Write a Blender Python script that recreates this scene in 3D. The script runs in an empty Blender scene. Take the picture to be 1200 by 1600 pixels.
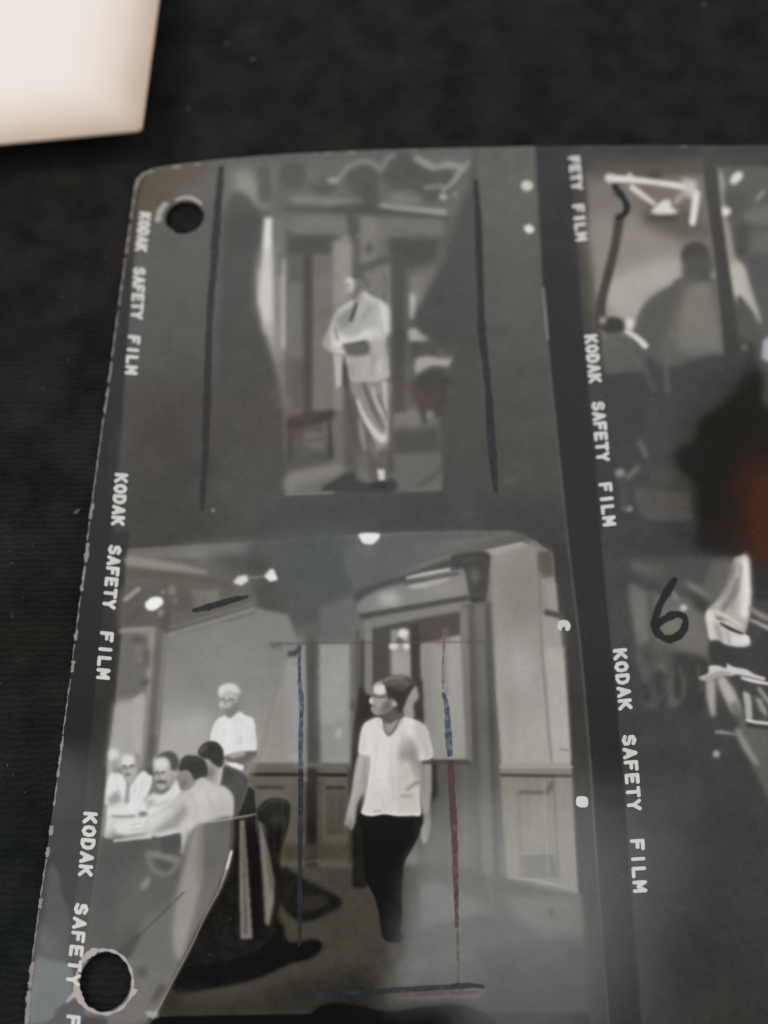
import bpy, bmesh, math, random
import numpy as np
from mathutils import Vector

# ---------------------------------------------------------------- camera, light, exposure
MM = 0.001
TILT = math.radians(20.3); F = 1250.0; H = 101.3        # camera tilt, focal length (drafting units), height in mm
sc = bpy.context.scene
cd = bpy.data.cameras.new('camera'); cam = bpy.data.objects.new('camera', cd); sc.collection.objects.link(cam); sc.camera = cam
cam.location = (0, 0, H*MM); cam.rotation_euler = (TILT, 0, 0)
cd.sensor_fit = 'VERTICAL'; cd.sensor_height = 36; cd.lens = F/1600*36
cd.clip_start = 0.005; cd.clip_end = 20
cd.dof.use_dof = True; cd.dof.focus_distance = 0.0955; cd.dof.aperture_fstop = 11.5
sc.view_settings.view_transform = 'Standard'; sc.view_settings.look = 'None'
sc.view_settings.exposure = 0; sc.view_settings.gamma = 1

def pl(x, y, z=0.0):
    """drafting coordinates -> millimetres on the table (at height z)"""
    u = (x-600)/F; v = (y-800)/F
    t = (H-z)/(math.cos(TILT)+v*math.sin(TILT))
    return (u*t, (math.sin(TILT)-v*math.cos(TILT))*t)
def inv(X, Y):
    # inverse of pl at z = 0, arrays
    t_ = H; c, s = math.cos(TILT), math.sin(TILT)
    # depth along the axis and offsets
    zc = Y*s + H*c; yc = Y*c - H*s
    return 600+F*X/zc, 800-F*yc/zc

# the room overhead: a dim ceiling with bright patches placed for their reflections and the dark shape of whoever leans in.
world = bpy.data.worlds.new('World'); sc.world = world; world.use_nodes = True
wn = world.node_tree.nodes; wl = world.node_tree.links; wn.clear()
def M(op, a, b=None, c=None, clamp=False):
    n = wn.new('ShaderNodeMath'); n.operation = op; n.use_clamp = clamp
    for i, v in enumerate((a, b, c)):
        if v is None: continue
        if isinstance(v, (int, float)): n.inputs[i].default_value = v
        else: wl.new(v, n.inputs[i])
    return n.outputs[0]
tc = wn.new('ShaderNodeTexCoord'); sx = wn.new('ShaderNodeSeparateXYZ'); wl.new(tc.outputs['Generated'], sx.inputs[0])
zz = M('MAXIMUM', sx.outputs[2], 0.08)
nz = wn.new('ShaderNodeTexNoise'); nz.inputs['Scale'].default_value = 7; nz.inputs['Detail'].default_value = 4
wl.new(tc.outputs['Generated'], nz.inputs['Vector'])
wob = M('MULTIPLY', M('SUBTRACT', nz.outputs[0], 0.5), 3.0)
gx = M('ADD', M('MULTIPLY', M('DIVIDE', sx.outputs[0], zz), H), wob); gy = M('ADD', M('MULTIPLY', M('DIVIDE', sx.outputs[1], zz), H), wob)
def rgb(c):
    n = wn.new('ShaderNodeRGB'); n.outputs[0].default_value = (*c, 1); return n.outputs[0]
room = rgb((0.74, 0.745, 0.75))
def side(p, q, soft):
    """soft half-plane mask left of p->q"""
    dx, dy = q[0]-p[0], q[1]-p[1]; L = math.hypot(dx, dy); nx, ny = -dy/L, dx/L
    d = M('ADD', M('ADD', M('MULTIPLY', gx, nx), M('MULTIPLY', gy, ny)), -(nx*p[0]+ny*p[1]))
    n = wn.new('ShaderNodeMapRange'); n.interpolation_type = 'SMOOTHSTEP'
    n.inputs['From Min'].default_value = -soft; n.inputs['From Max'].default_value = soft; wl.new(d, n.inputs['Value']); return n.outputs[0]
def patch(pts, softs, color, amt=1.0):
    """convex patch of the room (counter-clockwise), given where its mirror image falls on the table"""
    global room
    Q = [pl(*p) for p in pts]; m = None
    for i in range(len(Q)):
        s = softs if isinstance(softs, (int, float)) else softs[i]
        k = side(Q[i], Q[(i+1) % len(Q)], s); m = k if m is None else M('MULTIPLY', m, k)
    m = M('MULTIPLY', m, amt)
    mx = wn.new('ShaderNodeMix'); mx.data_type = 'RGBA'; wl.new(m, mx.inputs[0]); wl.new(room, mx.inputs[6]); wl.new(rgb(color), mx.inputs[7]); room = mx.outputs[2]
# (counter-clockwise on the table = left, bottom, right, top)
patch([(-300, 1000), (-300, 2200), (1500, 2200), (1500, 1150)], (30, 30, 30, 12), (0.45, 0.45, 0.42), 1)
patch([(676, 1268), (628, 1600), (930, 1600), (1000, 1270)], (1.0, 9, 12, 7), (2.9, 3.05, 3.1), 1)
patch([(380, 760), (400, 960), (590, 960), (600, 760)], (7, 8, 7, 6), (1.3, 1.4, 1.45), .7)
patch([(-200, 1240), (-200, 1800), (240, 1800), (330, 1240)], (5, 5, 5, 9), (1.7, 1.75, 1.75), 1)
patch([(330, 1230), (250, 1900), (606, 1900), (676, 1230)], (6, 5, 1.0, 8), (0.06, 0.06, 0.05), 1)
patch([(500, 1578), (480, 1900), (800, 1900), (740, 1585)], (2, 3, 2, 1.2), (0.03, 0.03, 0.03), 1)
patch([(1085, 600), (1060, 860), (1400, 870), (1400, 560)], (3, 3, 3, 3), (0.28, 0.26, 0.22), 1)
patch([(1182, 728), (1172, 872), (1500, 884), (1500, 690)], (1.6, 2, 3, 2), (1.6, 0.46, 0.20), 1)
bg = wn.new('ShaderNodeBackground'); wl.new(room, bg.inputs[0]); bg.inputs[1].default_value = 1.0
wo = wn.new('ShaderNodeOutputWorld'); wl.new(bg.outputs[0], wo.inputs[0])
# one broad lamp added at the upper left to whiten the card, outside the mirror directions the camera sees
ld = bpy.data.lights.new('added_lamp', 'AREA'); ld.shape = 'DISK'; ld.size = 0.35; ld.energy = 4.1; ld.color = (1, 0.93, 0.86)
lamp = bpy.data.objects.new('added_lamp', ld); sc.collection.objects.link(lamp); lamp.location = (-0.75, 0.35, 0.75)
lamp.rotation_euler = (Vector((0.0, 0.04, 0))-lamp.location).to_track_quat('-Z', 'Y').to_euler()

# ---------------------------------------------------------------- print content
# The four exposures are painted as tone shapes on one canvas (numpy) and then laid out in sheet millimetres.
CX0, CY0, CW, CH = -40, 190, 1400, 1560          # canvas extent in drafting units
canvas = np.zeros((CH, CW, 3), np.float32)
rngp = np.random.default_rng(7)

def blur1(a, s):
    if s < 0.3: return a
    r = int(max(1, math.ceil(s*2.6))); k = np.exp(-0.5*(np.arange(-r, r+1)/s)**2); k /= k.sum()
    for ax in (0, 1):
        p = [(0, 0)]*a.ndim; p[ax] = (r, r)
        b = np.pad(a, p, mode='edge'); out = np.zeros_like(a); n = a.shape[ax]
        for i, w in enumerate(k):
            sl = [slice(None)]*a.ndim; sl[ax] = slice(i, i+n); out += w*b[tuple(sl)]
        a = out
    return a

def spline(pts, closed, n=6):
    P = np.array(pts, float); N = len(P); out = []
    rng = range(N) if closed else range(N-1)
    for i in rng:
        if closed: p0, p1, p2, p3 = P[i-1], P[i], P[(i+1) % N], P[(i+2) % N]
        else: p0, p1, p2, p3 = P[max(i-1, 0)], P[i], P[i+1], P[min(i+2, N-1)]
        for k in range(n):
            t = k/n
            out.append(0.5*((2*p1)+(-p0+p2)*t+(2*p0-5*p1+4*p2-p3)*t*t+(-p0+3*p1-3*p2+p3)*t**3))
    if not closed: out.append(P[-1])
    return np.array(out)

def window(x0, y0, x1, y1, m):
    a = max(0, int(x0-m-CX0)); b = min(CW, int(x1+m-CX0)+1); c = max(0, int(y0-m-CY0)); d = min(CH, int(y1+m-CY0)+1)
    return a, b, c, d

def col3(c):
    if isinstance(c, (int, float)): c = (c, c-1, c-4)
    return np.array(c, np.float32)

def lay(mask, win, color, alpha):
    a, b, c, d = win
    m = (mask*alpha)[..., None]
    canvas[c:d, a:b] = canvas[c:d, a:b]*(1-m) + color*m

def P(pts, c, blur=2.0, alpha=1.0, sm=True, c2=None, g=None):
    """filled outline; c2 and g=(x0,y0,x1,y1) give a tone ramp"""
    Q = spline(pts, True) if sm and len(pts) > 5 else np.array(pts, float)
    win = window(Q[:, 0].min(), Q[:, 1].min(), Q[:, 0].max(), Q[:, 1].max(), blur*3+2); a, b, cc, d = win
    if b <= a or d <= cc: return
    xs = np.arange(a, b)+CX0; SS = 2
    m = np.zeros((d-cc, b-a), np.float32)
    for s in range(SS):
        ys = np.arange(cc, d)+CY0+(s+.5)/SS-.5
        X, Y = np.meshgrid(xs, ys); ins = np.zeros(X.shape, bool)
        for i in range(len(Q)):
            x1, y1 = Q[i-1]; x2, y2 = Q[i]
            if y1 == y2: continue
            r0 = (Y[:, 0] < y1) != (Y[:, 0] < y2)
            if not r0.any(): continue
            xi = x1+(Y[r0, 0]-y1)*(x2-x1)/(y2-y1)
            ins[r0] ^= X[r0] < xi[:, None]
        m += ins/SS
    m = blur1(m, blur)
    color = col3(c)
    if c2 is not None:
        X, Y = np.meshgrid(xs, np.arange(cc, d)+CY0); x0, y0, x1, y1 = g
        t = np.clip(((X-x0)*(x1-x0)+(Y-y0)*(y1-y0))/((x1-x0)**2+(y1-y0)**2), 0, 1)[..., None]
        color = color*(1-t)+col3(c2)*t
    lay(m, win, color, alpha)

def S(pts, w, c, blur=1.5, alpha=1.0, sm=True):
    """stroke; w a number or one width per point"""
    P0 = np.array(pts, float); ws = np.full(len(P0), w, float) if np.isscalar(w) else np.array(w, float)
    if sm and len(P0) > 2:
        Q3 = spline(np.column_stack([P0, ws]), False); Q, W = Q3[:, :2], Q3[:, 2]
    else: Q, W = P0, ws
    win = window(Q[:, 0].min(), Q[:, 1].min(), Q[:, 0].max(), Q[:, 1].max(), W.max()+blur*3); a, b, cc, d = win
    if b <= a or d <= cc: return
    X, Y = np.meshgrid(np.arange(a, b)+CX0, np.arange(cc, d)+CY0); m = np.zeros(X.shape, np.float32)
    for i in range(len(Q)-1):
        p, q = Q[i], Q[i+1]; v = q-p; L = (v**2).sum()+1e-9
        t = np.clip(((X-p[0])*v[0]+(Y-p[1])*v[1])/L, 0, 1)
        dd = np.hypot(X-p[0]-t*v[0], Y-p[1]-t*v[1])
        m = np.maximum(m, np.clip((W[i]*(1-t)+W[i+1]*t)/2-dd+.5, 0, 1))
    lay(blur1(m, blur), win, col3(c), alpha)

def E(x, y, rx, ry, c, blur=2.0, alpha=1.0, rot=0):
    th = np.linspace(0, 2*math.pi, 20, endpoint=False); r = math.radians(rot)
    P([(x+rx*math.cos(t)*math.cos(r)-ry*math.sin(t)*math.sin(r), y+rx*math.cos(t)*math.sin(r)+ry*math.sin(t)*math.cos(r)) for t in th], c, blur, alpha, False)

def R(x0, y0, x1, y1, c, blur=2.0, alpha=1.0, lean=0.0, **k):
    """upright bar leaning by `lean` per unit of height"""
    e = lean*(y1-y0); P([(x0, y0), (x1, y0), (x1+e, y1), (x0+e, y1)], c, blur, alpha, False, **k)

# ---- film base: margins and rebates
canvas[:] = (64, 62, 58)
P([(-40, 190), (1400, 190), (1400, 240), (-40, 240)], (56, 58, 60), 2, 1, False)
# unexposed margin left of the first film
P([(225, 190), (215, 300), (202, 500), (175, 830), (150, 1060), (130, 1270), (112, 1480), (88, 1760), (-40, 1760), (-40, 190)], (54, 54, 57), 2, 1, False,
  (44, 40, 36), (0, 350, 0, 1100))
# first film, upper exposure (grey, thinly exposed)
P([(229, 190), (833, 190), (852, 500), (890, 870), (177, 870), (202, 500)], (98, 98, 95), 1.5, 1, False, (76, 74, 70), (500, 330, 520, 860))
P([(240, 240), (400, 240), (330, 330), (250, 330)], (104, 103, 96), 10, .6)
P([(216, 285), (300, 262), (330, 262), (282, 300), (262, 318), (235, 345), (205, 400), (200, 420)], (98, 84, 64), 7, .75)
P([(760, 240), (833, 232), (850, 480), (790, 500)], (98, 98, 93), 14, .6)
P([(190, 600), (330, 600), (330, 860), (180, 860)], (72, 67, 62), 30, .7)
P([(420, 775), (880, 775), (890, 850), (400, 850)], (70, 70, 67), 12, .8)
# film rebate down to the lower exposure
P([(177, 830), (202, 830), (190, 1000), (165, 1210), (155, 1320), (132, 1500), (80, 1760), (60, 1760), (112, 1480), (130, 1270), (150, 1060)], (62, 59, 54), 1.5, 1, False)

# ---- upper exposure: a standing man in a pale suit on a film set
P([(424, 330), (695, 335), (690, 400), (668, 455), (650, 482), (646, 508), (690, 530), (706, 560), (694, 600), (686, 650), (690, 765), (447, 772), (440, 610), (425, 560), (403, 480), (400, 420), (410, 345)], (112, 110, 105), 3, 1, False)
P([(352, 258), (735, 246), (722, 300), (690, 340), (424, 332), (405, 262)], (104, 104, 98), 4)
P([(362, 268), (392, 264), (424, 322), (400, 326), (352, 330)], (138, 137, 129), 7)
P([(352, 262), (372, 262), (362, 330), (350, 330)], (112, 112, 106), 4, .7)
R(404, 262, 424, 318, (88, 89, 84), 4, .8)
R(425, 262, 433, 305, (114, 114, 108), 3, .7)
for x, y, rx, ry in ((458, 275, 22, 20), (505, 292, 20, 12), (566, 280, 26, 24), (625, 268, 28, 30), (655, 278, 26, 20), (692, 278, 17, 20), (578, 305, 14, 22), (672, 300, 20, 16)):
    E(x, y, rx, ry, (82, 86, 80), 3.5, .85)
S([(483, 262), (486, 280), (500, 290)], 7, (118, 117, 110), 3, .6)
S([(512, 283), (528, 281), (545, 262), (575, 254), (596, 266), (604, 250), (616, 244)], 7, (136, 134, 126), 2.5, .85)
E(522, 283, 9, 4, (150, 148, 141), 2)
S([(650, 248), (668, 258), (680, 262), (704, 258), (722, 262), (733, 254)], (8, 12, 8, 10, 8, 5), (150, 147, 138), 2.5, .9)
S([(722, 264), (708, 284), (692, 296)], 7, (150, 147, 139), 2, .9)
S([(665, 293), (690, 290)], 8, (134, 131, 124), 2.5, .8)
E(692, 307, 6, 5, (164, 160, 150), 2); E(711, 303, 5, 5, (126, 128, 120), 2)
S([(458, 311), (500, 314), (560, 318)], (10, 12, 9), (128, 126, 120), 3)
S([(598, 322), (640, 328), (694, 332)], (9, 12, 10), (154, 150, 141), 2.5)
P([(618, 300), (660, 308), (655, 320), (600, 318)], (128, 125, 118), 5, .8)
S([(445, 325), (520, 330), (600, 331), (700, 341)], (4, 6, 9, 7), (80, 80, 76), 2.5, .9)
S([(524, 328), (560, 323), (590, 334)], 12, (82, 81, 76), 3, .8)
R(450, 338, 540, 364, (120, 118, 111), 4); R(565, 342, 690, 372, (116, 115, 108), 4)
# tall bright window at the left
R(402, 420, 420, 480, (135, 132, 127), 5); P([(413, 341), (425, 341), (429, 470), (430, 520), (424, 530), (411, 500), (404, 470), (410, 400)], (214, 211, 207), 2.5, 1, False)
P([(410, 500), (431, 505), (442, 560), (434, 570)], (165, 162, 156), 5)
R(428, 342, 446, 640, (122, 119, 114), 4, .9); R(440, 405, 451, 545, (172, 168, 162), 2.5); R(447, 360, 455, 620, (100, 98, 93), 3)
R(434, 395, 441, 430, 86, 3, .8)
# dark doorway
R(452, 368, 528, 400, (84, 84, 79), 3); R(456, 398, 478, 640, (98, 96, 91), 4); R(474, 398, 491, 655, (80, 78, 74), 2.5); R(490, 398, 520, 640, (114, 110, 104), 3)
R(520, 375, 552, 640, (132, 129, 122), 3); R(550, 342, 563, 425, (94, 92, 86), 3); R(565, 340, 590, 410, (126, 124, 117), 3)
E(577, 388, 7, 9, (98, 96, 90), 3); S([(538, 372), (560, 369)], 5, (150, 147, 141), 2); S([(548, 335), (552, 370)], 12, (86, 86, 80), 3)
R(585, 410, 612, 640, (122, 120, 113), 3); R(598, 430, 604, 640, (100, 98, 93), 2); R(612, 375, 636, 645, (84, 83, 78), 3); R(634, 400, 648, 640, (98, 96, 91), 3)
P([(606, 372), (690, 370), (684, 410), (640, 420), (610, 396)], (82, 82, 77), 5)
S([(560, 425), (590, 410), (618, 402)], 10, (84, 82, 77), 4, .9)
P([(640, 430), (664, 430), (658, 470), (643, 498)], (126, 122, 115), 3); P([(641, 455), (650, 462), (645, 500), (640, 495)], (180, 176, 168), 3)
P([(637, 515), (650, 512), (672, 526), (668, 533), (640, 534)], (172, 168, 160), 2.5); P([(640, 534), (680, 534), (690, 556), (646, 562)], (86, 84, 80), 4)
P([(650, 562), (668, 557), (698, 560), (711, 540), (712, 545), (700, 572), (672, 572), (652, 586)], (160, 156, 148), 2.5)
P([(652, 586), (690, 574), (706, 600), (690, 650), (655, 640), (645, 610)], (74, 73, 69), 4)
S([(660, 640), (664, 660)], 6, (66, 66, 62), 2.5); E(672, 648, 7, 8, (126, 124, 116), 3)
P([(612, 652), (650, 640), (655, 664), (614, 670)], (122, 120, 112), 3)
P([(738, 252), (730, 300), (712, 340), (698, 400), (680, 440), (660, 475), (648, 505), (668, 530), (690, 546), (706, 562), (716, 545), (700, 600), (696, 660), (696, 768), (745, 772), (745, 255)], (80, 81, 77), 4, .85)
P([(352, 334), (408, 334), (400, 400), (398, 450), (405, 500), (424, 562), (438, 610), (444, 700), (444, 772), (352, 780)], (80, 79, 76), 4, .8)
# set floor
P([(447, 655), (500, 650), (520, 700), (518, 730), (448, 740)], (88, 87, 82), 6)
P([(474, 672), (508, 676), (510, 705), (476, 700)], (112, 111, 104), 4, .8); S([(480, 690), (510, 684)], 3, 82, 2, .8)
P([(612, 672), (686, 668), (690, 712), (612, 712)], (84, 83, 79), 5)
P([(448, 742), (500, 728), (545, 726), (520, 745), (470, 756), (447, 770)], (128, 126, 118), 5)
P([(612, 715), (688, 706), (690, 762), (612, 768)], (108, 106, 99), 4); S([(655, 760), (688, 735)], 7, 86, 3, .8)
P([(505, 768), (525, 748), (552, 735), (560, 750), (588, 756), (614, 748), (612, 770)], (66, 65, 62), 3)
S([(447, 772), (520, 770)], 3, (132, 130, 122), 1.5, .9); S([(640, 766), (690, 765)], 3, (118, 116, 108), 1.5, .8)
# stool at the left
P([(450, 655), (480, 645), (520, 640), (518, 655), (480, 665), (455, 670)], (68, 67, 64), 3); S([(514, 648), (517, 715)], 6, (66, 66, 62), 2.5); S([(455, 660), (452, 720)], 7, (72, 70, 66), 3)
for x, y, rx, ry in ((472, 652, 22, 10), (458, 672, 12, 16), (643, 607, 24, 8), (665, 628, 22, 9), (500, 486, 14, 12)):
    E(x, y, rx, ry, (112, 70, 64), 6, .33, 20)
# the man
P([(540, 552), (608, 590), (612, 700), (606, 752), (585, 755), (560, 712), (542, 640)], (96, 94, 90), 3)
P([(547, 594), (606, 594), (609, 640), (609, 700), (603, 716), (592, 716), (580, 680), (560, 634)], (138, 135, 130), 1.8)
S([(559, 625), (566, 645), (580, 668), (596, 686), (604, 680)], (4, 7, 9, 12, 8), (196, 192, 187), 2.2)
S([(582, 606), (590, 632), (602, 652)], (5, 7, 5), (172, 169, 164), 2); S([(601, 600), (605, 640), (606, 690)], (8, 7, 6), (186, 182, 177), 2)
S([(590, 618), (600, 640), (605, 656)], 3, 96, 1.5, .8); S([(568, 600), (584, 640), (598, 668)], (6, 7, 4), (98, 95, 91), 2, .9)
S([(562, 655), (566, 680), (570, 702)], (7, 9, 5), (138, 135, 130), 2.5); S([(578, 690), (586, 712)], 5, 130, 2.5, .8)
P([(590, 705), (608, 698), (608, 735), (590, 735)], (100, 98, 94), 3)
P([(589, 733), (602, 734), (601, 751), (592, 752)], (196, 193, 187), 1.8, 1, False); P([(577, 758), (590, 752), (606, 752), (604, 762), (580, 766)], (56, 54, 51), 2)
S([(570, 712), (573, 745)], 8, (114, 111, 106), 3, .8)
P([(549, 470), (562, 466), (574, 461), (590, 466), (602, 474), (608, 488), (606, 515), (603, 532), (605, 550), (607, 570), (606, 592), (576, 596), (547, 594), (541, 572), (538, 553), (530, 552), (512, 547), (504, 538), (506, 526), (512, 514), (518, 498), (528, 484)], (170, 168, 163), 1.8)
E(600, 495, 9, 24, (206, 203, 198), 4, .85, -5); E(590, 520, 22, 10, (204, 201, 196), 4, .8, -20); P([(505, 538), (512, 518), (526, 500), (530, 520), (552, 526), (575, 512), (580, 524), (560, 534), (535, 540), (542, 552), (520, 549)], (208, 205, 200), 2.5, .9)
P([(536, 488), (552, 476), (550, 505), (535, 515), (522, 505)], (132, 130, 126), 4, .75); S([(566, 498), (578, 480)], 7, (134, 131, 127), 3.5, .6); S([(524, 512), (527, 530)], 4, (110, 108, 104), 1.8, .8)
P([(537, 539), (552, 536), (567, 532), (577, 536), (577, 552), (556, 557), (542, 554)], (98, 96, 92), 2.6, .9); S([(536, 540), (552, 537), (572, 534)], 2.5, (78, 76, 73), 1.6, .8); P([(576, 545), (582, 560), (578, 592), (590, 560)], (140, 138, 132), 3, .6)
S([(557, 473), (553, 486), (548, 500)], (5, 6, 5), (74, 73, 72), 1.6); P([(546, 562), (556, 570), (556, 590), (548, 590)], (130, 128, 123), 3, .5); E(595, 575, 8, 14, (196, 193, 187), 4, .6)
P([(521, 553), (537, 556), (534, 600), (526, 608)], (178, 175, 169), 1.6); P([(536, 558), (543, 575), (546, 612), (535, 600)], (76, 75, 72), 2.5)
E(556, 452, 15, 20, (140, 137, 132), 2.2); P([(553, 432), (575, 428), (584, 445), (574, 458), (566, 440)], (120, 117, 112), 3); E(545, 440, 8, 8, (220, 217, 211), 2.4); E(543, 454, 4, 6, (176, 173, 167), 2.5)
E(557, 455, 6, 9, (108, 106, 102), 3); E(567, 452, 6, 10, (166, 163, 156), 3.5, .7); P([(566, 455), (578, 462), (566, 472), (556, 468)], (186, 183, 177), 2.5, .9)
P([(549, 431), (556, 425), (568, 424), (578, 430), (581, 441), (575, 450), (570, 442), (562, 436), (553, 436)], (92, 90, 85), 2); S([(555, 440), (561, 446), (560, 460)], 5, (116, 113, 108), 2.5, .8); E(549, 448, 5, 8, (190, 187, 181), 2.2, .8); S([(545, 462), (556, 466), (566, 466)], 3, (98, 95, 90), 2, .6)

# ---- gap between the films and the second film
P([(835, 190), (886, 190), (910, 500), (943, 900), (973, 1200), (1014, 1760), (958, 1760), (923, 1200), (890, 870), (852, 500)], (52, 54, 62), 1.2, 1, False, (46, 43, 41), (850, 260, 880, 800))
P([(912, 1330), (985, 1330), (1000, 1470), (935, 1470)], (52, 57, 60), 18, .6); P([(935, 1480), (1000, 1480), (1014, 1760), (955, 1760)], (40, 43, 43), 12, .8)
S([(833, 240), (843, 380), (851, 480)], 2.5, (82, 82, 80), 1.2, .5); S([(851, 480), (862, 600), (890, 870), (906, 1010), (922, 1190), (937, 1430), (951, 1600)], (4, 3.5, 3, 4, 3.5, 4, 3), (104, 103, 98), 1.2, .7)
S([(849, 450), (856, 530)], 3.5, (150, 149, 144), 1.2, .75)
P([(888, 190), (1400, 190), (1400, 870), (943, 870), (912, 500)], (72, 70, 62), 1.5, 1, False, (64, 66, 64), (1000, 420, 1000, 700))
P([(886, 225), (1400, 225), (1400, 241), (888, 241)], (58, 60, 64), 3, .9, False)
S([(908, 232), (1060, 231), (1200, 232)], 2, (92, 92, 90), 1.2, .5)
# upper right exposure: crew seen from behind under the lamps
P([(915, 272), (1110, 268), (1130, 450), (1140, 560), (945, 560), (938, 500), (925, 400)], (118, 114, 106), 3, 1, False)
P([(918, 340), (1010, 340), (1075, 370), (1070, 440), (1020, 460), (990, 520), (942, 510), (928, 420)], (140, 137, 129), 14)
P([(945, 440), (1060, 400), (1060, 445), (1015, 462), (994, 505), (960, 495)], (166, 164, 158), 9)
P([(925, 262), (1110, 250), (1112, 272), (915, 282)], (92, 88, 76), 6); P([(1002, 318), (1090, 325), (1110, 370), (1060, 372), (1004, 350)], (98, 95, 88), 8)
S([(962, 278), (964, 300)], 14, (86, 83, 75), 3, .7); E(1022, 274, 12, 6, (70, 70, 62), 3)
S([(968, 340), (962, 380), (950, 430), (940, 470), (938, 505)], (15, 14, 14, 15, 16), (72, 69, 63), 1.8)
S([(952, 279), (985, 281), (1030, 286), (1080, 294)], (12, 9, 8, 11), (214, 211, 204), 1.6); E(953, 278, 8, 6, (196, 192, 185), 2); E(984, 276, 5, 5, (200, 197, 190), 2)
S([(988, 293), (1004, 305), (1022, 318)], (9, 8, 6), (204, 201, 193), 1.8); P([(1018, 330), (1032, 316), (1046, 312), (1050, 324), (1060, 332), (1040, 336), (1020, 334)], (212, 209, 203), 2.2)
S([(1056, 316), (1068, 302), (1078, 300)], 9, (170, 166, 158), 2.5, .8); P([(1064, 278), (1088, 282), (1092, 306), (1074, 310)], (188, 184, 176), 3, .85); S([(1088, 304), (1085, 328), (1082, 348)], (11, 11, 10), (214, 211, 205), 1.6)
P([(1010, 335), (1062, 336), (1052, 345), (1015, 344)], (70, 68, 60), 3, .8)
# right half behind the dark post
P([(1115, 262), (1400, 262), (1400, 870), (1150, 870)], (94, 94, 90), 3, 1, False)
P([(1118, 275), (1130, 275), (1136, 330), (1150, 400), (1170, 440), (1190, 500), (1172, 500), (1150, 468), (1133, 400)], (150, 148, 141), 3)
P([(1140, 415), (1162, 415), (1172, 460), (1185, 495), (1166, 480), (1148, 465)], (180, 177, 169), 4); P([(1130, 300), (1160, 300), (1172, 320), (1150, 345), (1136, 345)], (84, 86, 80), 4)
E(1150, 279, 12, 7, (214, 212, 206), 2.2, 1, -45); E(1132, 331, 10, 7, (216, 213, 207), 2.5); S([(1183, 312), (1192, 300)], 6, (142, 140, 132), 1.8); E(1190, 338, 28, 14, (112, 112, 104), 4)
R(1150, 350, 1168, 400, (78, 79, 74), 4); P([(1176, 362), (1300, 352), (1300, 395), (1172, 398)], (104, 104, 98), 4); P([(1168, 400), (1300, 400), (1300, 500), (1192, 500)], (88, 88, 85), 5)
P([(1150, 470), (1168, 476), (1184, 505), (1196, 560), (1176, 600), (1156, 600)], (88, 87, 80), 3); P([(1155, 530), (1180, 535), (1186, 620), (1150, 640)], (68, 67, 62), 4); E(1163, 543, 6, 6, (108, 108, 103), 2.5)
# big man from behind
P([(1060, 436), (1050, 444), (1022, 462), (1005, 480), (994, 505), (988, 540), (1005, 590), (1012, 620), (1040, 640), (1140, 620), (1138, 540), (1132, 460), (1112, 434)], (92, 92, 86), 3)
P([(1080, 440), (1112, 440), (1124, 480), (1134, 555), (1080, 566), (1046, 574), (1040, 540), (1060, 480)], (122, 120, 112), 7); S([(1062, 446), (1058, 500), (1050, 560)], 5, (96, 97, 90), 4, .7); S([(1112, 450), (1122, 500), (1130, 550)], 4, (100, 100, 93), 3, .7); S([(1014, 470), (1000, 500), (994, 530)], 5, (106, 106, 100), 3, .7); P([(1035, 520), (1080, 560), (1130, 556), (1120, 570), (1050, 580)], (88, 94, 86), 7, .7)
P([(1008, 560), (1044, 575), (1136, 556), (1150, 640), (1140, 800), (1000, 800), (985, 640)], (70, 72, 69), 4); E(1086, 398, 22, 20, (76, 74, 69), 3); P([(1068, 400), (1110, 400), (1116, 440), (1066, 440)], (84, 88, 80), 4); E(1115, 430, 6, 6, (138, 136, 128), 3)
# dark post
S([(1106, 225), (1112, 290), (1122, 370), (1134, 460), (1144, 550), (1150, 640)], (22, 22, 20, 22, 26, 28), (70, 71, 65), 1.8)
# small seated man
E(958, 509, 19, 14, (64, 63, 59), 2.5); E(984, 506, 7, 9, (204, 202, 196), 2.5); S([(980, 518), (995, 528), (1008, 540)], (7, 9, 10), (212, 210, 204), 2); E(942, 500, 5, 6, (176, 173, 166), 3)
P([(945, 530), (972, 522), (1000, 545), (1008, 590), (980, 582), (946, 584)], (94, 94, 89), 4); S([(950, 540), (965, 536), (990, 556), (1000, 580)], 4, (106, 106, 101), 2.5, .7); P([(944, 585), (1005, 580), (1015, 720), (960, 730)], (68, 68, 65), 5); S([(948, 582), (975, 580)], 2.5, (110, 109, 103), 1.5, .8)
S([(1008, 570), (1016, 600), (1022, 608)], 6, (94, 94, 90), 3, .8); S([(1040, 572), (1042, 600), (1043, 610)], (8, 6, 8), (100, 101, 98), 3, .9); S([(1000, 692), (1009, 712)], 8, (106, 105, 101), 3)
E(969, 740, 8, 8, (140, 138, 131), 2.5); S([(978, 748), (996, 732)], 8, (112, 110, 103), 3); E(980, 794, 9, 5, (150, 148, 143), 2.2, 1, 20); S([(972, 752), (976, 790)], 14, (76, 77, 76), 3)
P([(992, 762), (1078, 768), (1084, 812), (1012, 814), (994, 790)], (86, 84, 78), 2.5); P([(1015, 730), (1080, 735), (1084, 770), (1010, 765)], (76, 76, 71), 6)
S([(1060, 650), (1110, 655)], 2, (78, 78, 76), 1.5, .6); E(1083, 717, 6, 3, (108, 106, 102), 1.6)
P([(945, 818), (1090, 816), (1130, 872), (950, 872)], (64, 65, 66), 3, 1, False)
# near-black head reflection painted into that exposure's lower right corner
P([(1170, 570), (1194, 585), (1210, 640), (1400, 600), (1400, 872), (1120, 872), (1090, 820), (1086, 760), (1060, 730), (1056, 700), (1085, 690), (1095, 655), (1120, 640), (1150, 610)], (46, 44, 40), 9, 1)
P([(1192, 532), (1210, 520), (1210, 570), (1190, 560)], (168, 170, 178), 2.5)

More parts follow.
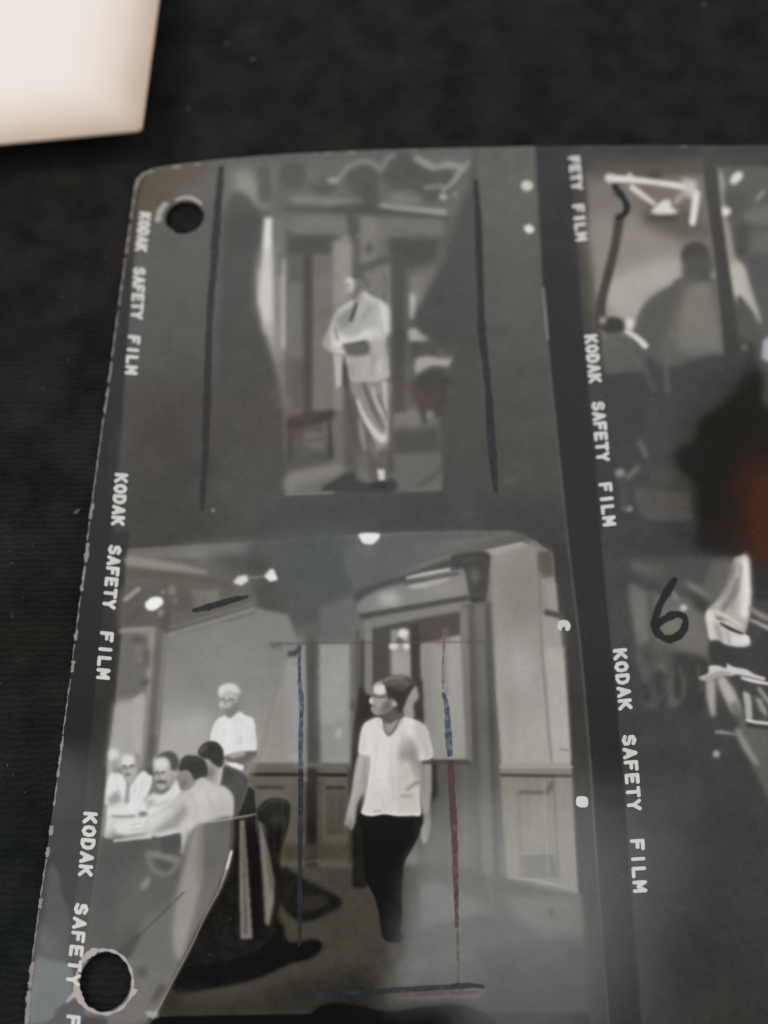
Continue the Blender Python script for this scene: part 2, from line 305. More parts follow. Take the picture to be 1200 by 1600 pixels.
# lower right exposure
P([(944, 872), (1400, 872), (1400, 1760), (1014, 1760), (973, 1200)], (68, 69, 68), 2, 1, False, (66, 69, 69), (1000, 900, 1050, 1500))
P([(985, 872), (1145, 872), (1130, 930), (1060, 930), (1000, 900)], (76, 76, 74), 5); P([(985, 876), (1030, 884), (1042, 900), (1000, 896), (985, 888)], (98, 96, 90), 5, .9)
P([(982, 914), (1010, 925), (1055, 930), (1110, 955), (1114, 1035), (1080, 1030), (1005, 1050), (995, 1000)], (104, 103, 97), 4)
P([(1040, 930), (1100, 955), (1108, 1020), (1050, 1010)], (112, 111, 105), 8, .7); P([(1010, 925), (1020, 925), (1026, 1010), (1014, 1010)], (86, 85, 80), 3)
P([(996, 1000), (1060, 1015), (1080, 1080), (1060, 1105), (1004, 1105)], (80, 80, 78), 7); P([(1052, 1022), (1085, 1022), (1108, 1038), (1100, 1108), (1060, 1110), (1056, 1050)], (64, 63, 59), 4)
for x, y, rx, ry, c in ((1012, 1030, 5, 14, 62), (1034, 1044, 9, 9, 104), (1030, 1068, 14, 20, 66), (1052, 1094, 10, 12, 98), (1018, 1102, 10, 6, 92), (1070, 1070, 6, 18, 78), (1010, 1050, 6, 20, 94), (1045, 1070, 7, 8, 90)):
    E(x, y, rx, ry, c, 4, .8)
S([(1074, 912), (1092, 922), (1112, 934)], (12, 12, 10), (116, 114, 107), 3); P([(1078, 930), (1108, 940), (1106, 962), (1085, 950)], (62, 64, 58), 4); E(1068, 950, 6, 5, (190, 188, 182), 2.2)
S([(1052, 926), (1056, 934)], 7, (140, 138, 131), 2.5, .8); E(1064, 915, 8, 10, (84, 84, 80), 4); S([(1012, 890), (1040, 880)], 3, (98, 97, 93), 2, .6)
P([(1112, 1000), (1172, 1010), (1200, 980), (1200, 1060), (1140, 1046), (1112, 1040)], (62, 62, 59), 3)
P([(1147, 872), (1169, 872), (1172, 900), (1173, 931), (1170, 967), (1162, 992), (1148, 984), (1130, 968), (1112, 962), (1106, 952), (1118, 938), (1134, 916), (1144, 900)], (168, 165, 159), 2.2)
P([(1158, 872), (1170, 872), (1173, 930), (1168, 965), (1156, 960), (1158, 920)], (206, 203, 197), 3.5); P([(1128, 935), (1146, 905), (1150, 925), (1136, 945), (1124, 956)], (110, 108, 102), 4, .7); S([(1142, 900), (1136, 925), (1120, 945)], 6, (194, 191, 185), 3.5, .8); S([(1152, 905), (1146, 930), (1130, 954)], 4, (96, 94, 89), 2.5, .8)
P([(1103, 957), (1112, 953), (1119, 966), (1140, 972), (1160, 988), (1172, 1000), (1170, 1009), (1152, 1011), (1133, 1007), (1122, 1000), (1109, 999), (1105, 980)], (190, 187, 181), 1.8)
E(1110, 964, 7, 9, (214, 211, 205), 3, .8); E(1155, 1001, 14, 6, (214, 211, 206), 2.5, .9, 10); S([(1126, 974), (1142, 983), (1160, 990)], (3, 5, 3), (50, 48, 45), 1.4); S([(1120, 978), (1126, 998)], 7, (140, 138, 132), 3, .8)
P([(1092, 1058), (1106, 1052), (1108, 1041), (1122, 1040), (1134, 1044), (1136, 1037), (1146, 1042), (1166, 1046), (1180, 1054), (1196, 1059), (1192, 1063), (1172, 1058), (1150, 1054), (1144, 1056), (1128, 1056), (1108, 1063), (1094, 1062)], (196, 193, 187), 1.5)
P([(1108, 1054), (1128, 1048), (1144, 1054), (1128, 1058), (1108, 1064), (1096, 1062)], (138, 136, 130), 2, .7); S([(1159, 1059), (1178, 1064), (1204, 1069)], (4, 6, 4), (206, 203, 197), 1.4)
S([(1110, 1068), (1111, 1090), (1114, 1116)], (16, 14, 8), (160, 158, 152), 3); S([(1128, 1064), (1140, 1086), (1150, 1108)], (16, 20, 16), (168, 166, 160), 3); S([(1148, 1104), (1162, 1130), (1176, 1165), (1182, 1190)], (16, 14, 18, 10), (104, 105, 101), 4, .9)
P([(1168, 1130), (1202, 1134), (1204, 1250), (1180, 1200), (1160, 1160), (1150, 1140)], (98, 100, 95), 4, .9); S([(1152, 1142), (1164, 1165), (1182, 1194)], (8, 10, 7), (144, 145, 139), 3, .9); S([(1178, 1196), (1204, 1236)], 7, (96, 98, 95), 4, .8)
P([(1161, 1081), (1172, 1086), (1175, 1110), (1174, 1126), (1166, 1124), (1163, 1100)], (166, 165, 158), 2); P([(1178, 1088), (1190, 1092), (1199, 1112), (1197, 1122), (1186, 1108)], (142, 142, 136), 2.5); S([(1186, 1076), (1196, 1090), (1206, 1102)], 6, (146, 145, 138), 2)
S([(1167, 1125), (1182, 1129), (1204, 1131)], (4, 6, 5), (198, 196, 190), 1.3); S([(1168, 1133), (1204, 1137)], 6, (56, 56, 53), 2, .9); S([(1118, 1144), (1128, 1144), (1150, 1148)], (4, 5, 2), (146, 146, 142), 1.8); E(1119, 1178, 6, 6, (156, 157, 152), 2.2)
P([(1185, 926), (1204, 908), (1206, 930), (1190, 928)], (200, 197, 191), 1.6); S([(1172, 950), (1190, 962), (1206, 968)], (6, 10, 10), (134, 131, 124), 2.5); S([(1172, 968), (1206, 984)], (4, 7), (166, 163, 156), 2)
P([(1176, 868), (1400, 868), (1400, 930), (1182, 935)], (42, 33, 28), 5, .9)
P([(1010, 1450), (1400, 1430), (1400, 1760), (1014, 1760)], (58, 59, 57), 30, .6)

# ---- lower exposure: a room with men at a table and a man walking
FR = [(200, 858), (300, 852), (385, 848), (500, 838), (640, 832), (795, 830), (838, 846), (866, 868), (872, 960), (884, 1080), (894, 1250), (904, 1400), (912, 1500), (918, 1580), (600, 1583), (240, 1587), (110, 1590), (132, 1500), (155, 1320), (165, 1210), (180, 1100), (190, 1000)]
P(FR, (122, 120, 115), 1.2, 1, False)
P([(862, 850), (884, 850), (945, 1500), (950, 1700), (915, 1700), (904, 1400), (884, 1080), (870, 960)], (64, 62, 57), 1.5, 1, False)
# ceiling at the left
P([(200, 858), (410, 846), (440, 900), (430, 950), (262, 985), (188, 990)], (104, 101, 96), 2.5, 1, False)
P([(200, 862), (300, 856), (330, 870), (260, 872), (202, 872)], (118, 115, 110), 3); P([(270, 856), (405, 848), (400, 880), (340, 880)], (128, 128, 128), 9); P([(320, 868), (410, 860), (412, 895), (370, 900)], (84, 82, 80), 9)
S([(202, 876), (240, 882), (280, 888), (320, 896)], (16, 16, 15, 10), (140, 137, 131), 3); S([(200, 895), (300, 902), (360, 915)], 12, (96, 92, 86), 4)
P([(395, 846), (560, 836), (560, 940), (540, 985), (470, 990), (410, 960), (400, 900)], (82, 84, 83), 10); P([(400, 852), (440, 850), (435, 890), (405, 895)], (90, 87, 81), 6)  # soft grey column is reflected haze painted as print tone
P([(438, 840), (520, 836), (540, 900), (470, 920)], (76, 79, 79), 10, .8); P([(400, 925), (440, 915), (450, 960), (410, 975)], (84, 80, 75), 6)
R(298, 922, 342, 952, (122, 120, 114), 3); R(316, 928, 322, 948, (106, 104, 99), 3)
P([(192, 920), (260, 915), (300, 930), (298, 960), (230, 980), (188, 985)], (98, 95, 90), 6)
S([(196, 936), (206, 928), (216, 920)], 7, (152, 149, 143), 1.8); E(254, 925, 5, 4, (128, 125, 119), 2); E(268, 922, 7, 8, (128, 125, 119), 2.5); E(273, 938, 5, 5, (116, 113, 107), 2.5)
P([(226, 944), (236, 934), (250, 933), (254, 942), (243, 952), (232, 953)], (250, 249, 247), 1.8); E(252, 959, 6, 7, (152, 149, 143), 2.5); P([(248, 962), (262, 950), (270, 990), (256, 1000)], (84, 81, 76), 4, .8)
S([(218, 950), (198, 975)], 4, (80, 78, 73), 2.5, .7); S([(285, 935), (290, 960), (300, 962)], 6, (92, 89, 84), 3, .8)
# lamps hung from the ceiling
P([(412, 900), (422, 888), (428, 890), (434, 906), (422, 909)], (232, 231, 229), 1.6); P([(364, 910), (372, 900), (386, 898), (388, 908), (376, 915)], (208, 206, 201), 1.8); S([(388, 903), (412, 900)], 3, (146, 142, 135), 1.6, .8)
E(404, 884, 18, 12, (72, 69, 64), 6, .8); E(412, 922, 16, 10, (74, 70, 65), 6, .8)
# left wall
P([(262, 992), (330, 974), (400, 950), (450, 960), (468, 1010), (470, 1200), (240, 1215), (246, 1080)], (128, 127, 124), 3, 1, False, (152, 150, 146), (340, 1010, 335, 1170))
P([(250, 1120), (330, 1110), (330, 1215), (240, 1215)], (170, 168, 164), 12, .8); P([(290, 1000), (400, 980), (440, 1080), (300, 1090)], (134, 133, 131), 18, .8)
P([(268, 960), (400, 930), (400, 958), (266, 992)], (104, 101, 96), 3, .9); S([(262, 992), (330, 972), (396, 952)], 5, (140, 138, 133), 2); S([(264, 980), (330, 962), (396, 943)], 3, (120, 118, 112), 2)
S([(190, 986), (215, 984), (240, 984)], 9, (142, 140, 134), 2.5); R(190, 992, 240, 1090, (112, 110, 105), 3, 1, -.1); P([(178, 1098), (222, 1092), (210, 1190), (166, 1200)], (164, 162, 160), 5)
P([(205, 1096), (222, 1080), (232, 1090), (222, 1190), (206, 1190)], (172, 169, 165), 3); R(232, 985, 244, 1180, (142, 139, 133), 2.5, 1, -.05); R(243, 985, 258, 1200, (108, 106, 101), 2.5, 1, -.08); R(255, 990, 262, 1190, (126, 124, 119), 2, 1, -.08)
S([(240, 1150), (236, 1185)], 6, (94, 92, 87), 3, .8)
for x, y in ((217, 1016), (219, 1028)): E(x, y, 6, 7, (128, 125, 120), 3)
E(214, 999, 10, 5, 86, 3, .8); E(226, 1066, 8, 4, (84, 82, 78), 3, .9, -20); E(228, 1028, 8, 16, (98, 96, 91), 4, .8)
# corner column and panels in the middle
P([(420, 1110), (470, 1030), (472, 1195), (410, 1200)], (148, 144, 138), 6); S([(434, 1060), (425, 1100), (412, 1160), (400, 1200)], 3, (120, 116, 110), 2.5, .6)
R(446, 1030, 470, 1200, (150, 147, 148), 4); R(476, 975, 500, 1360, (96, 94, 90), 3); R(482, 1000, 494, 1350, (84, 82, 77), 3)
P([(500, 950), (556, 930), (560, 1000), (500, 1005)], (104, 105, 103), 5); R(499, 1006, 547, 1196, (148, 146, 141), 2.5, 1, .02); P([(500, 1040), (545, 1030), (545, 1120), (502, 1130)], (160, 159, 156), 8, .7)
S([(426, 1010), (440, 1007)], 5, (92, 88, 85), 2.5, .8); S([(452, 1022), (464, 1018), (468, 1010)], 6, (70, 68, 68), 2.2); E(459, 1022, 7, 3, (74, 72, 72), 2); E(465, 1036, 6, 4, (124, 121, 120), 3)
E(529, 1146, 6, 8, (168, 166, 160), 2.2); E(459, 1182, 7, 3, (168, 165, 159), 2.5)
# door surround
R(548, 960, 572, 1400, (110, 108, 103), 3); R(556, 985, 562, 1200, (92, 90, 86), 2); R(563, 1000, 571, 1100, (78, 76, 72), 2)
P([(556, 842), (790, 832), (826, 848), (780, 862), (700, 868), (620, 900), (560, 925)], (96, 96, 93), 4); P([(640, 850), (760, 840), (800, 845), (740, 858), (660, 872)], (104, 103, 99), 5)
S([(700, 850), (760, 842), (798, 834)], 5, (112, 111, 106), 2); P([(762, 862), (820, 848), (840, 862), (768, 872)], (152, 149, 144), 2.2); S([(760, 862), (815, 849)], 4, (170, 167, 161), 1.8)
P([(560, 922), (640, 895), (715, 870), (716, 888), (660, 902), (590, 922), (558, 940)], (74, 74, 71), 3)
P([(566, 938), (640, 915), (728, 900), (730, 934), (640, 950), (568, 960)], (130, 128, 122), 3); S([(636, 903), (660, 898), (702, 890)], (4, 6, 5), (178, 176, 170), 1.8); S([(640, 917), (664, 914), (700, 905)], (4, 7, 4), (176, 174, 168), 2.5); S([(632, 912), (716, 896)], 3.5, 76, 1.8, .9)
E(608, 936, 18, 11, (168, 166, 160), 6); E(690, 922, 26, 8, (146, 144, 138), 6, .7)
P([(708, 868), (755, 862), (766, 870), (765, 888), (758, 940), (736, 940), (726, 892), (710, 888)], (70, 69, 65), 2); E(742, 900, 8, 12, (98, 97, 91), 4); S([(722, 878), (745, 872)], 4, (86, 85, 81), 2, .7)
S([(566, 963), (640, 950), (732, 934)], (9, 8, 8), (74, 73, 69), 2); S([(570, 977), (640, 963), (722, 946)], 6, (128, 126, 120), 1.8); S([(736, 938), (758, 938)], 5, (60, 59, 56), 2)
P([(582, 982), (650, 968), (718, 956), (722, 1190), (640, 1300), (580, 1300)], (78, 76, 72), 2, 1, False)
R(571, 972, 581, 1090, (128, 125, 119), 2); R(610, 984, 640, 1072, (142, 140, 135), 2.2, 1, .03); E(630, 990, 8, 8, (208, 206, 202), 2.5); E(615, 1010, 8, 6, (204, 202, 198), 2.2); E(635, 1010, 6, 6, (204, 202, 197), 2.2); E(624, 1001, 6, 4, (98, 96, 92), 2)
R(612, 1020, 640, 1055, (158, 156, 151), 4, .8); R(642, 975, 656, 1130, (66, 63, 58), 2, 1, .03); P([(656, 975), (716, 962), (716, 992), (690, 998), (658, 1005)], (78, 74, 71), 2.5); P([(657, 1006), (690, 999), (719, 992), (724, 1100), (731, 1188), (662, 1188)], (148, 146, 141), 1.6, 1, False)
P([(690, 1000), (720, 996), (726, 1180), (700, 1186)], (158, 156, 152), 6, .7); P([(657, 1010), (676, 1006), (676, 1180), (662, 1186)], (136, 134, 129), 4, .8); P([(670, 974), (700, 970), (704, 1000), (690, 1010), (674, 996)], (100, 72, 70), 6, .45)
# pilaster right of the door
P([(722, 945), (766, 940), (776, 1100), (780, 1190), (786, 1400), (680, 1400), (680, 1190), (732, 1189)], (98, 96, 92), 2.5, 1, False)
R(722, 950, 731, 1190, (120, 117, 111), 2, 1, .03); R(733, 945, 740, 1400, (88, 87, 83), 2.5, 1, .03); R(743, 945, 757, 1400, (108, 107, 103), 3, 1, .03); R(758, 940, 765, 1400, (82, 81, 77), 2.5, 1, .035)
P([(680, 1190), (735, 1190), (740, 1400), (650, 1400), (655, 1300)], (94, 91, 86), 4); R(690, 1200, 712, 1390, (86, 83, 79), 5, .7); R(722, 1195, 732, 1400, (104, 103, 100), 3, .8)
# right wall with wainscot
P([(767, 872), (830, 852), (862, 862), (872, 960), (884, 1080), (892, 1196), (784, 1196), (776, 1090)], (140, 138, 132), 2, 1, False, (160, 158, 153), (820, 950, 830, 1150))
P([(780, 900), (840, 880), (845, 960), (785, 980)], (130, 128, 121), 14, .8); P([(785, 1010), (835, 1020), (838, 1080), (790, 1060)], (170, 168, 165), 14, .7)
S([(842, 870), (846, 1000), (854, 1100), (862, 1190)], 4, (118, 115, 109), 1.8, .8); P([(850, 1010), (882, 1010), (892, 1190), (864, 1190)], (168, 166, 160), 3, .9); P([(846, 955), (874, 960), (880, 1010), (850, 1010)], (150, 148, 142), 5)
P([(841, 862), (862, 860), (866, 900), (850, 904), (840, 886)], (100, 94, 82), 2.5); P([(852, 915), (868, 912), (871, 955), (856, 952)], (150, 147, 140), 3); S([(853, 957), (872, 962)], 8, (66, 64, 58), 2.5); S([(876, 1171), (888, 1172)], 2.5, 108, 1.5, .8)
P([(784, 1196), (893, 1196), (896, 1300), (902, 1400), (794, 1400), (786, 1300)], (128, 125, 116), 2, 1, False)
S([(782, 1198), (892, 1198)], 5, (158, 156, 149), 1.6); S([(782, 1204), (892, 1205)], 3, (130, 127, 120), 1.4); S([(783, 1211), (894, 1213)], 5, (70, 67, 60), 1.4); S([(812, 1238), (856, 1238)], 6, (92, 89, 80), 1.8); P([(850, 1236), (864, 1218), (866, 1236)], (96, 93, 84), 2)
S([(810, 1240), (816, 1370)], 4, (112, 109, 101), 2, .8); S([(866, 1220), (870, 1300), (874, 1370)], 4, (106, 103, 95), 2); P([(816, 1333), (866, 1333), (872, 1372), (818, 1372)], (112, 111, 104), 2.5); S([(814, 1333), (866, 1333)], 2.5, (146, 144, 136), 1.6, .8); P([(820, 1250), (862, 1250), (866, 1325), (822, 1325)], (134, 131, 122), 5, .8)
S([(794, 1372), (840, 1376), (902, 1392)], 3, (152, 151, 145), 1.6); P([(786, 1380), (904, 1395), (908, 1450), (800, 1440)], (122, 122, 117), 4); P([(866, 1215), (894, 1215), (902, 1390), (874, 1380)], (136, 133, 125), 3, .8)
# wainscot left and middle
P([(388, 1196), (556, 1196), (560, 1350), (440, 1350), (398, 1290)], (106, 100, 90), 2.5, 1, False)
S([(392, 1196), (548, 1197)], 8, (110, 105, 97), 2); S([(392, 1210), (550, 1211)], 5, (46, 42, 36), 1.5); S([(402, 1230), (442, 1231)], 6, (72, 66, 57), 1.8); R(408, 1236, 440, 1300, (112, 106, 95), 3); S([(510, 1231), (538, 1231)], 6, (66, 62, 54), 1.8); R(510, 1238, 540, 1305, (90, 84, 75), 3); R(498, 1215, 508, 1345, (94, 88, 79), 2.5); R(460, 1215, 476, 1345, (100, 98, 92), 3); R(478, 1200, 497, 1380, (58, 53, 47), 3)
S([(445, 1344), (476, 1347), (498, 1345), (552, 1350)], 3, (112, 107, 98), 1.6, .9); P([(440, 1318), (552, 1318), (552, 1345), (440, 1345)], (82, 77, 68), 5, .8); R(543, 1200, 552, 1350, (86, 80, 71), 2.5)
# floor
P([(400, 1350), (560, 1353), (700, 1350), (904, 1400), (912, 1500), (918, 1583), (600, 1584), (240, 1588), (300, 1400)], (84, 80, 72), 4, 1, False, (83, 79, 70), (500, 1380, 470, 1560))
P([(620, 1400), (905, 1420), (918, 1584), (600, 1584)], (84, 83, 78), 12); P([(500, 1420), (600, 1410), (600, 1560), (470, 1560)], (86, 81, 71), 14, .8)
P([(655, 1380), (690, 1378), (780, 1425), (740, 1430), (660, 1450)], (104, 104, 100), 5, .9); S([(640, 1500), (700, 1470), (770, 1440)], 10, (76, 76, 72), 6, .8); P([(630, 1500), (720, 1480), (760, 1500), (640, 1530)], (96, 96, 92), 8, .6); P([(790, 1400), (905, 1400), (910, 1470), (860, 1470), (800, 1430)], (108, 108, 103), 7, .9)  # paler floor patches carry reflected glare as print tone
P([(750, 1480), (910, 1470), (918, 1584), (760, 1584)], (64, 66, 62), 14, .8); E(862, 1425, 4, 7, (70, 70, 66), 2.5, .8); E(747, 1514, 6, 6, (78, 78, 75), 3, .6)
# shadows on the floor
P([(440, 1355), (470, 1370), (520, 1396), (536, 1410), (520, 1424), (470, 1440), (430, 1400)], (56, 52, 47), 3); P([(470, 1400), (500, 1398), (516, 1410), (490, 1424), (470, 1422)], (68, 63, 56), 3)
P([(400, 1430), (440, 1440), (450, 1470), (490, 1468), (504, 1476), (490, 1496), (450, 1508), (400, 1530), (330, 1545), (270, 1545), (300, 1470)], (48, 45, 42), 3); P([(250, 1540), (330, 1560), (420, 1540), (560, 1510), (600, 1560), (600, 1583), (240, 1587)], (68, 63, 54), 10, .8)
# dark furniture
P([(364, 1278), (404, 1262), (412, 1290), (432, 1330), (440, 1400), (420, 1470), (360, 1500), (280, 1500), (340, 1400), (360, 1340)], (54, 51, 48), 2.5); R(384, 1280, 404, 1470, (50, 47, 44), 3, 1, .05)
P([(374, 1272), (382, 1250), (389, 1228), (398, 1236), (401, 1272)], (40, 38, 36), 1.8); P([(404, 1284), (404, 1264), (416, 1250), (437, 1247), (452, 1254), (454, 1268), (450, 1295), (440, 1330), (436, 1362), (430, 1392), (424, 1330), (414, 1290)], (55, 51, 47), 1.8); E(432, 1280, 12, 8, (74, 70, 64), 5, .8); S([(408, 1266), (420, 1254), (438, 1251), (450, 1258)], 2.5, (80, 76, 70), 1.8, .7); S([(449, 1275), (442, 1310), (434, 1350)], 3, (72, 68, 63), 2, .7)
P([(376, 1282), (383, 1281), (389, 1370), (395, 1466), (377, 1466), (375, 1380)], (130, 126, 117), 1.8, 1, False); P([(404, 1281), (410, 1288), (420, 1330), (429, 1378), (428, 1410), (421, 1446), (415, 1442), (412, 1380)], (128, 125, 118), 2, 1, False); P([(380, 1290), (382, 1290), (388, 1460), (382, 1460)], (92, 85, 74), 1.8, .7); P([(412, 1310), (428, 1378), (424, 1400)], (86, 81, 72), 2, .6)
# standing man at the back
P([(352, 1118), (360, 1122), (373, 1112), (384, 1118), (396, 1124), (399, 1145), (400, 1172), (384, 1177), (352, 1184), (335, 1165), (328, 1160), (331, 1140), (337, 1127), (344, 1121)], (220, 220, 222), 1.5)
P([(352, 1181), (384, 1174), (401, 1174), (398, 1186), (384, 1194), (360, 1191)], (104, 101, 97), 1.8); P([(352, 1180), (380, 1172), (384, 1180), (364, 1185)], (176, 174, 172), 2, .8)
P([(352, 1192), (368, 1192), (384, 1198), (377, 1204), (362, 1198)], (224, 223, 222), 1.3); P([(380, 1195), (394, 1190), (386, 1208)], (110, 105, 98), 2); P([(386, 1190), (404, 1180), (396, 1214), (384, 1212)], (142, 138, 132), 4, .7)
E(357, 1089, 15, 20, (178, 176, 173), 2); P([(341, 1078), (346, 1071), (360, 1068), (371, 1072), (376, 1084), (368, 1082), (356, 1079), (344, 1088)], (204, 203, 202), 2); S([(343, 1094), (352, 1096), (366, 1094)], 3.5, (128, 126, 123), 1.6, .85); S([(350, 1106), (358, 1107)], 2.5, 134, 1.5, .8); P([(362, 1100), (374, 1094), (371, 1112), (359, 1122), (352, 1116)], (126, 124, 120), 2.5, .9); E(346, 1101, 4, 6, (192, 190, 188), 2.5, .8)
E(375, 1157, 4, 6, (200, 200, 203), 2, .9); P([(390, 1125), (399, 1145), (399, 1172), (393, 1172)], (200, 200, 202), 3, .7)
# table group
P([(168, 1254), (290, 1244), (300, 1300), (240, 1312), (162, 1312)], (196, 194, 192), 2)
P([(158, 1308), (180, 1314), (240, 1308), (300, 1300), (290, 1345), (280, 1400), (240, 1470), (196, 1500), (128, 1500)], (78, 74, 68), 2, 1, False)
P([(168, 1310), (240, 1308), (232, 1330), (220, 1440), (170, 1480), (146, 1440)], (70, 66, 60), 8, .8); P([(210, 1350), (226, 1330), (230, 1420), (180, 1470), (178, 1420)], (90, 86, 82), 10, .7)
P([(168, 1216), (174, 1204), (186, 1206), (196, 1218), (199, 1236), (192, 1256), (168, 1258), (164, 1250)], (214, 213, 213), 2); P([(168, 1246), (184, 1234), (192, 1252), (170, 1260)], (128, 126, 122), 3.5, .8)
P([(203, 1228), (223, 1205), (238, 1213), (232, 1240), (220, 1256), (206, 1272), (200, 1260)], (216, 215, 215), 1.8); P([(197, 1225), (203, 1225), (202, 1255), (194, 1255)], (150, 148, 146), 2, .9); P([(224, 1200), (238, 1198), (243, 1214), (232, 1210)], (92, 90, 86), 2)
P([(182, 1190), (190, 1176), (205, 1174), (214, 1184), (217, 1200), (211, 1218), (202, 1226), (194, 1216), (190, 1205)], (166, 164, 161), 2); E(200, 1188, 11, 9, (212, 211, 209), 3); S([(190, 1199), (200, 1200), (209, 1196)], 3, (108, 106, 103), 1.6, .85); E(199, 1210, 4, 3, (110, 108, 105), 1.8, .9); P([(210, 1176), (222, 1180), (222, 1198), (214, 1204)], (146, 144, 140), 2.5); E(203, 1205, 5, 5, (188, 186, 184), 3, .7)
E(177, 1180, 9, 11, (204, 203, 202), 3); P([(170, 1190), (188, 1194), (188, 1204), (168, 1212)], (172, 170, 168), 3); S([(180, 1186), (178, 1200)], 6, (136, 134, 131), 3, .7); E(184, 1204, 8, 4, (120, 117, 113), 3, .8)
P([(240, 1186), (256, 1178), (266, 1182), (276, 1204), (272, 1222), (262, 1234), (252, 1234), (245, 1226), (242, 1210)], (168, 166, 163), 1.8); E(252, 1194, 11, 10, (208, 207, 205), 3.2); P([(243, 1184), (254, 1176), (268, 1174), (278, 1184), (280, 1194), (276, 1204), (268, 1202), (265, 1188), (255, 1182)], (88, 86, 82), 2)
S([(243, 1209), (256, 1209)], 3.5, (112, 110, 106), 1.7, .9); S([(245, 1222), (252, 1221), (260, 1223)], (4, 6, 4), (92, 89, 85), 1.8, .95); E(255, 1214, 6, 4, (186, 184, 182), 2.5, .7); S([(262, 1230), (272, 1215)], 5, (134, 132, 128), 2.5, .7)
P([(254, 1236), (266, 1228), (266, 1246), (258, 1250), (251, 1244)], (106, 104, 102), 2); P([(266, 1233), (277, 1218), (284, 1232), (280, 1246), (262, 1258), (240, 1272), (210, 1272), (222, 1256), (238, 1240), (252, 1242)], (210, 209, 208), 2.2)
S([(226, 1250), (246, 1258), (262, 1252)], 5, (168, 166, 163), 3, .8); S([(232, 1262), (238, 1250)], 6, (150, 148, 145), 3, .7)
S([(176, 1275), (192, 1276), (210, 1275)], 4, (128, 126, 123), 1.8, .9); E(224, 1272, 8, 4, (96, 94, 91), 2.5, .9); P([(166, 1262), (206, 1262), (206, 1272), (168, 1272)], (212, 211, 210), 3, .8)
P([(180, 1286), (232, 1278), (240, 1296), (200, 1306), (182, 1302)], (208, 207, 206), 3, .9); S([(205, 1290), (222, 1286)], 2, 168, 1.5, .8); S([(205, 1297), (226, 1294)], 2, 160, 1.5, .8); P([(176, 1312), (238, 1303), (238, 1310), (178, 1316)], (214, 213, 213), 1.5, .7)
P([(244, 1308), (262, 1297), (282, 1292), (282, 1298), (258, 1306)], (206, 205, 203), 1.6)
# men seen from behind
P([(350, 1198), (364, 1201), (376, 1206), (388, 1218), (387, 1232), (376, 1262), (373, 1274), (363, 1276), (364, 1244), (350, 1228), (342, 1226)], (82, 79, 77), 1.8); P([(352, 1200), (370, 1205), (360, 1222), (346, 1224)], (70, 66, 60), 4, .8)
P([(323, 1188), (334, 1192), (347, 1199), (344, 1226), (334, 1230), (326, 1224)], (158, 155, 151), 2); P([(330, 1196), (336, 1205), (330, 1220), (324, 1215)], (112, 109, 105), 3, .8); S([(346, 1200), (342, 1224)], 3.5, (188, 186, 182), 2)
P([(309, 1176), (316, 1164), (328, 1158), (339, 1160), (348, 1170), (350, 1188), (345, 1199), (334, 1194), (327, 1187), (316, 1184)], (62, 58, 54), 1.6); S([(313, 1176), (322, 1166)], 3.5, (128, 125, 121), 2, .8)
P([(280, 1205), (282, 1190), (290, 1181), (306, 1181), (318, 1186), (325, 1200), (323, 1214), (306, 1219), (299, 1210), (292, 1204)], (66, 63, 60), 1.8)
P([(280, 1208), (292, 1206), (299, 1214), (294, 1230), (284, 1234), (279, 1224)], (138, 136, 132), 2.2); P([(284, 1222), (294, 1216), (292, 1230), (284, 1232)], (108, 106, 102), 3, .7)
P([(280, 1240), (298, 1232), (310, 1218), (320, 1215), (334, 1226), (348, 1228), (360, 1236), (366, 1250), (364, 1277), (340, 1284), (320, 1288), (302, 1300), (296, 1322), (284, 1332), (282, 1300), (256, 1300), (238, 1302), (224, 1296), (233, 1276), (258, 1262)], (184, 182, 180), 2)
P([(300, 1230), (345, 1232), (358, 1250), (330, 1262), (300, 1258)], (196, 194, 193), 9, .7); P([(272, 1276), (288, 1258), (292, 1270), (280, 1290), (262, 1298), (240, 1300), (250, 1290)], (136, 134, 131), 4, .85); P([(232, 1278), (262, 1264), (270, 1270), (250, 1288), (234, 1292)], (204, 203, 202), 4, .8); P([(330, 1258), (362, 1252), (362, 1276), (330, 1284)], (172, 170, 168), 6, .7)
S([(296, 1300), (288, 1330)], 8, (152, 150, 146), 3, .8)
# legs, knees and coat tails under the table
S([(232, 1335), (250, 1336), (278, 1345)], (10, 12, 12), (116, 113, 108), 2.5); S([(232, 1337), (242, 1360), (268, 1362), (282, 1340)], (8, 10, 10, 6), (108, 105, 100), 3, .9); P([(218, 1388), (228, 1372), (236, 1364), (236, 1378), (228, 1390)], (126, 124, 118), 3)
P([(246, 1342), (272, 1350), (262, 1362), (250, 1356)], (66, 63, 58), 3, .9); P([(250, 1310), (282, 1302), (284, 1330), (256, 1334)], (62, 58, 53), 3, .9)
P([(300, 1300), (322, 1288), (364, 1278), (364, 1330), (350, 1380), (310, 1450), (262, 1550), (235, 1590), (150, 1590), (200, 1500), (250, 1440), (280, 1380), (288, 1330)], (100, 97, 91), 3)  # lighter corner inside the crease: reflected haze painted into its tone
P([(304, 1296), (318, 1290), (318, 1340), (316, 1380), (302, 1438), (286, 1494), (274, 1492), (272, 1436), (288, 1362), (296, 1320)], (134, 131, 124), 3.5); P([(320, 1290), (362, 1280), (358, 1340), (330, 1390), (318, 1380)], (92, 88, 82), 5, .9); P([(312, 1284), (320, 1296), (318, 1380), (308, 1380)], (112, 109, 102), 4, .7)
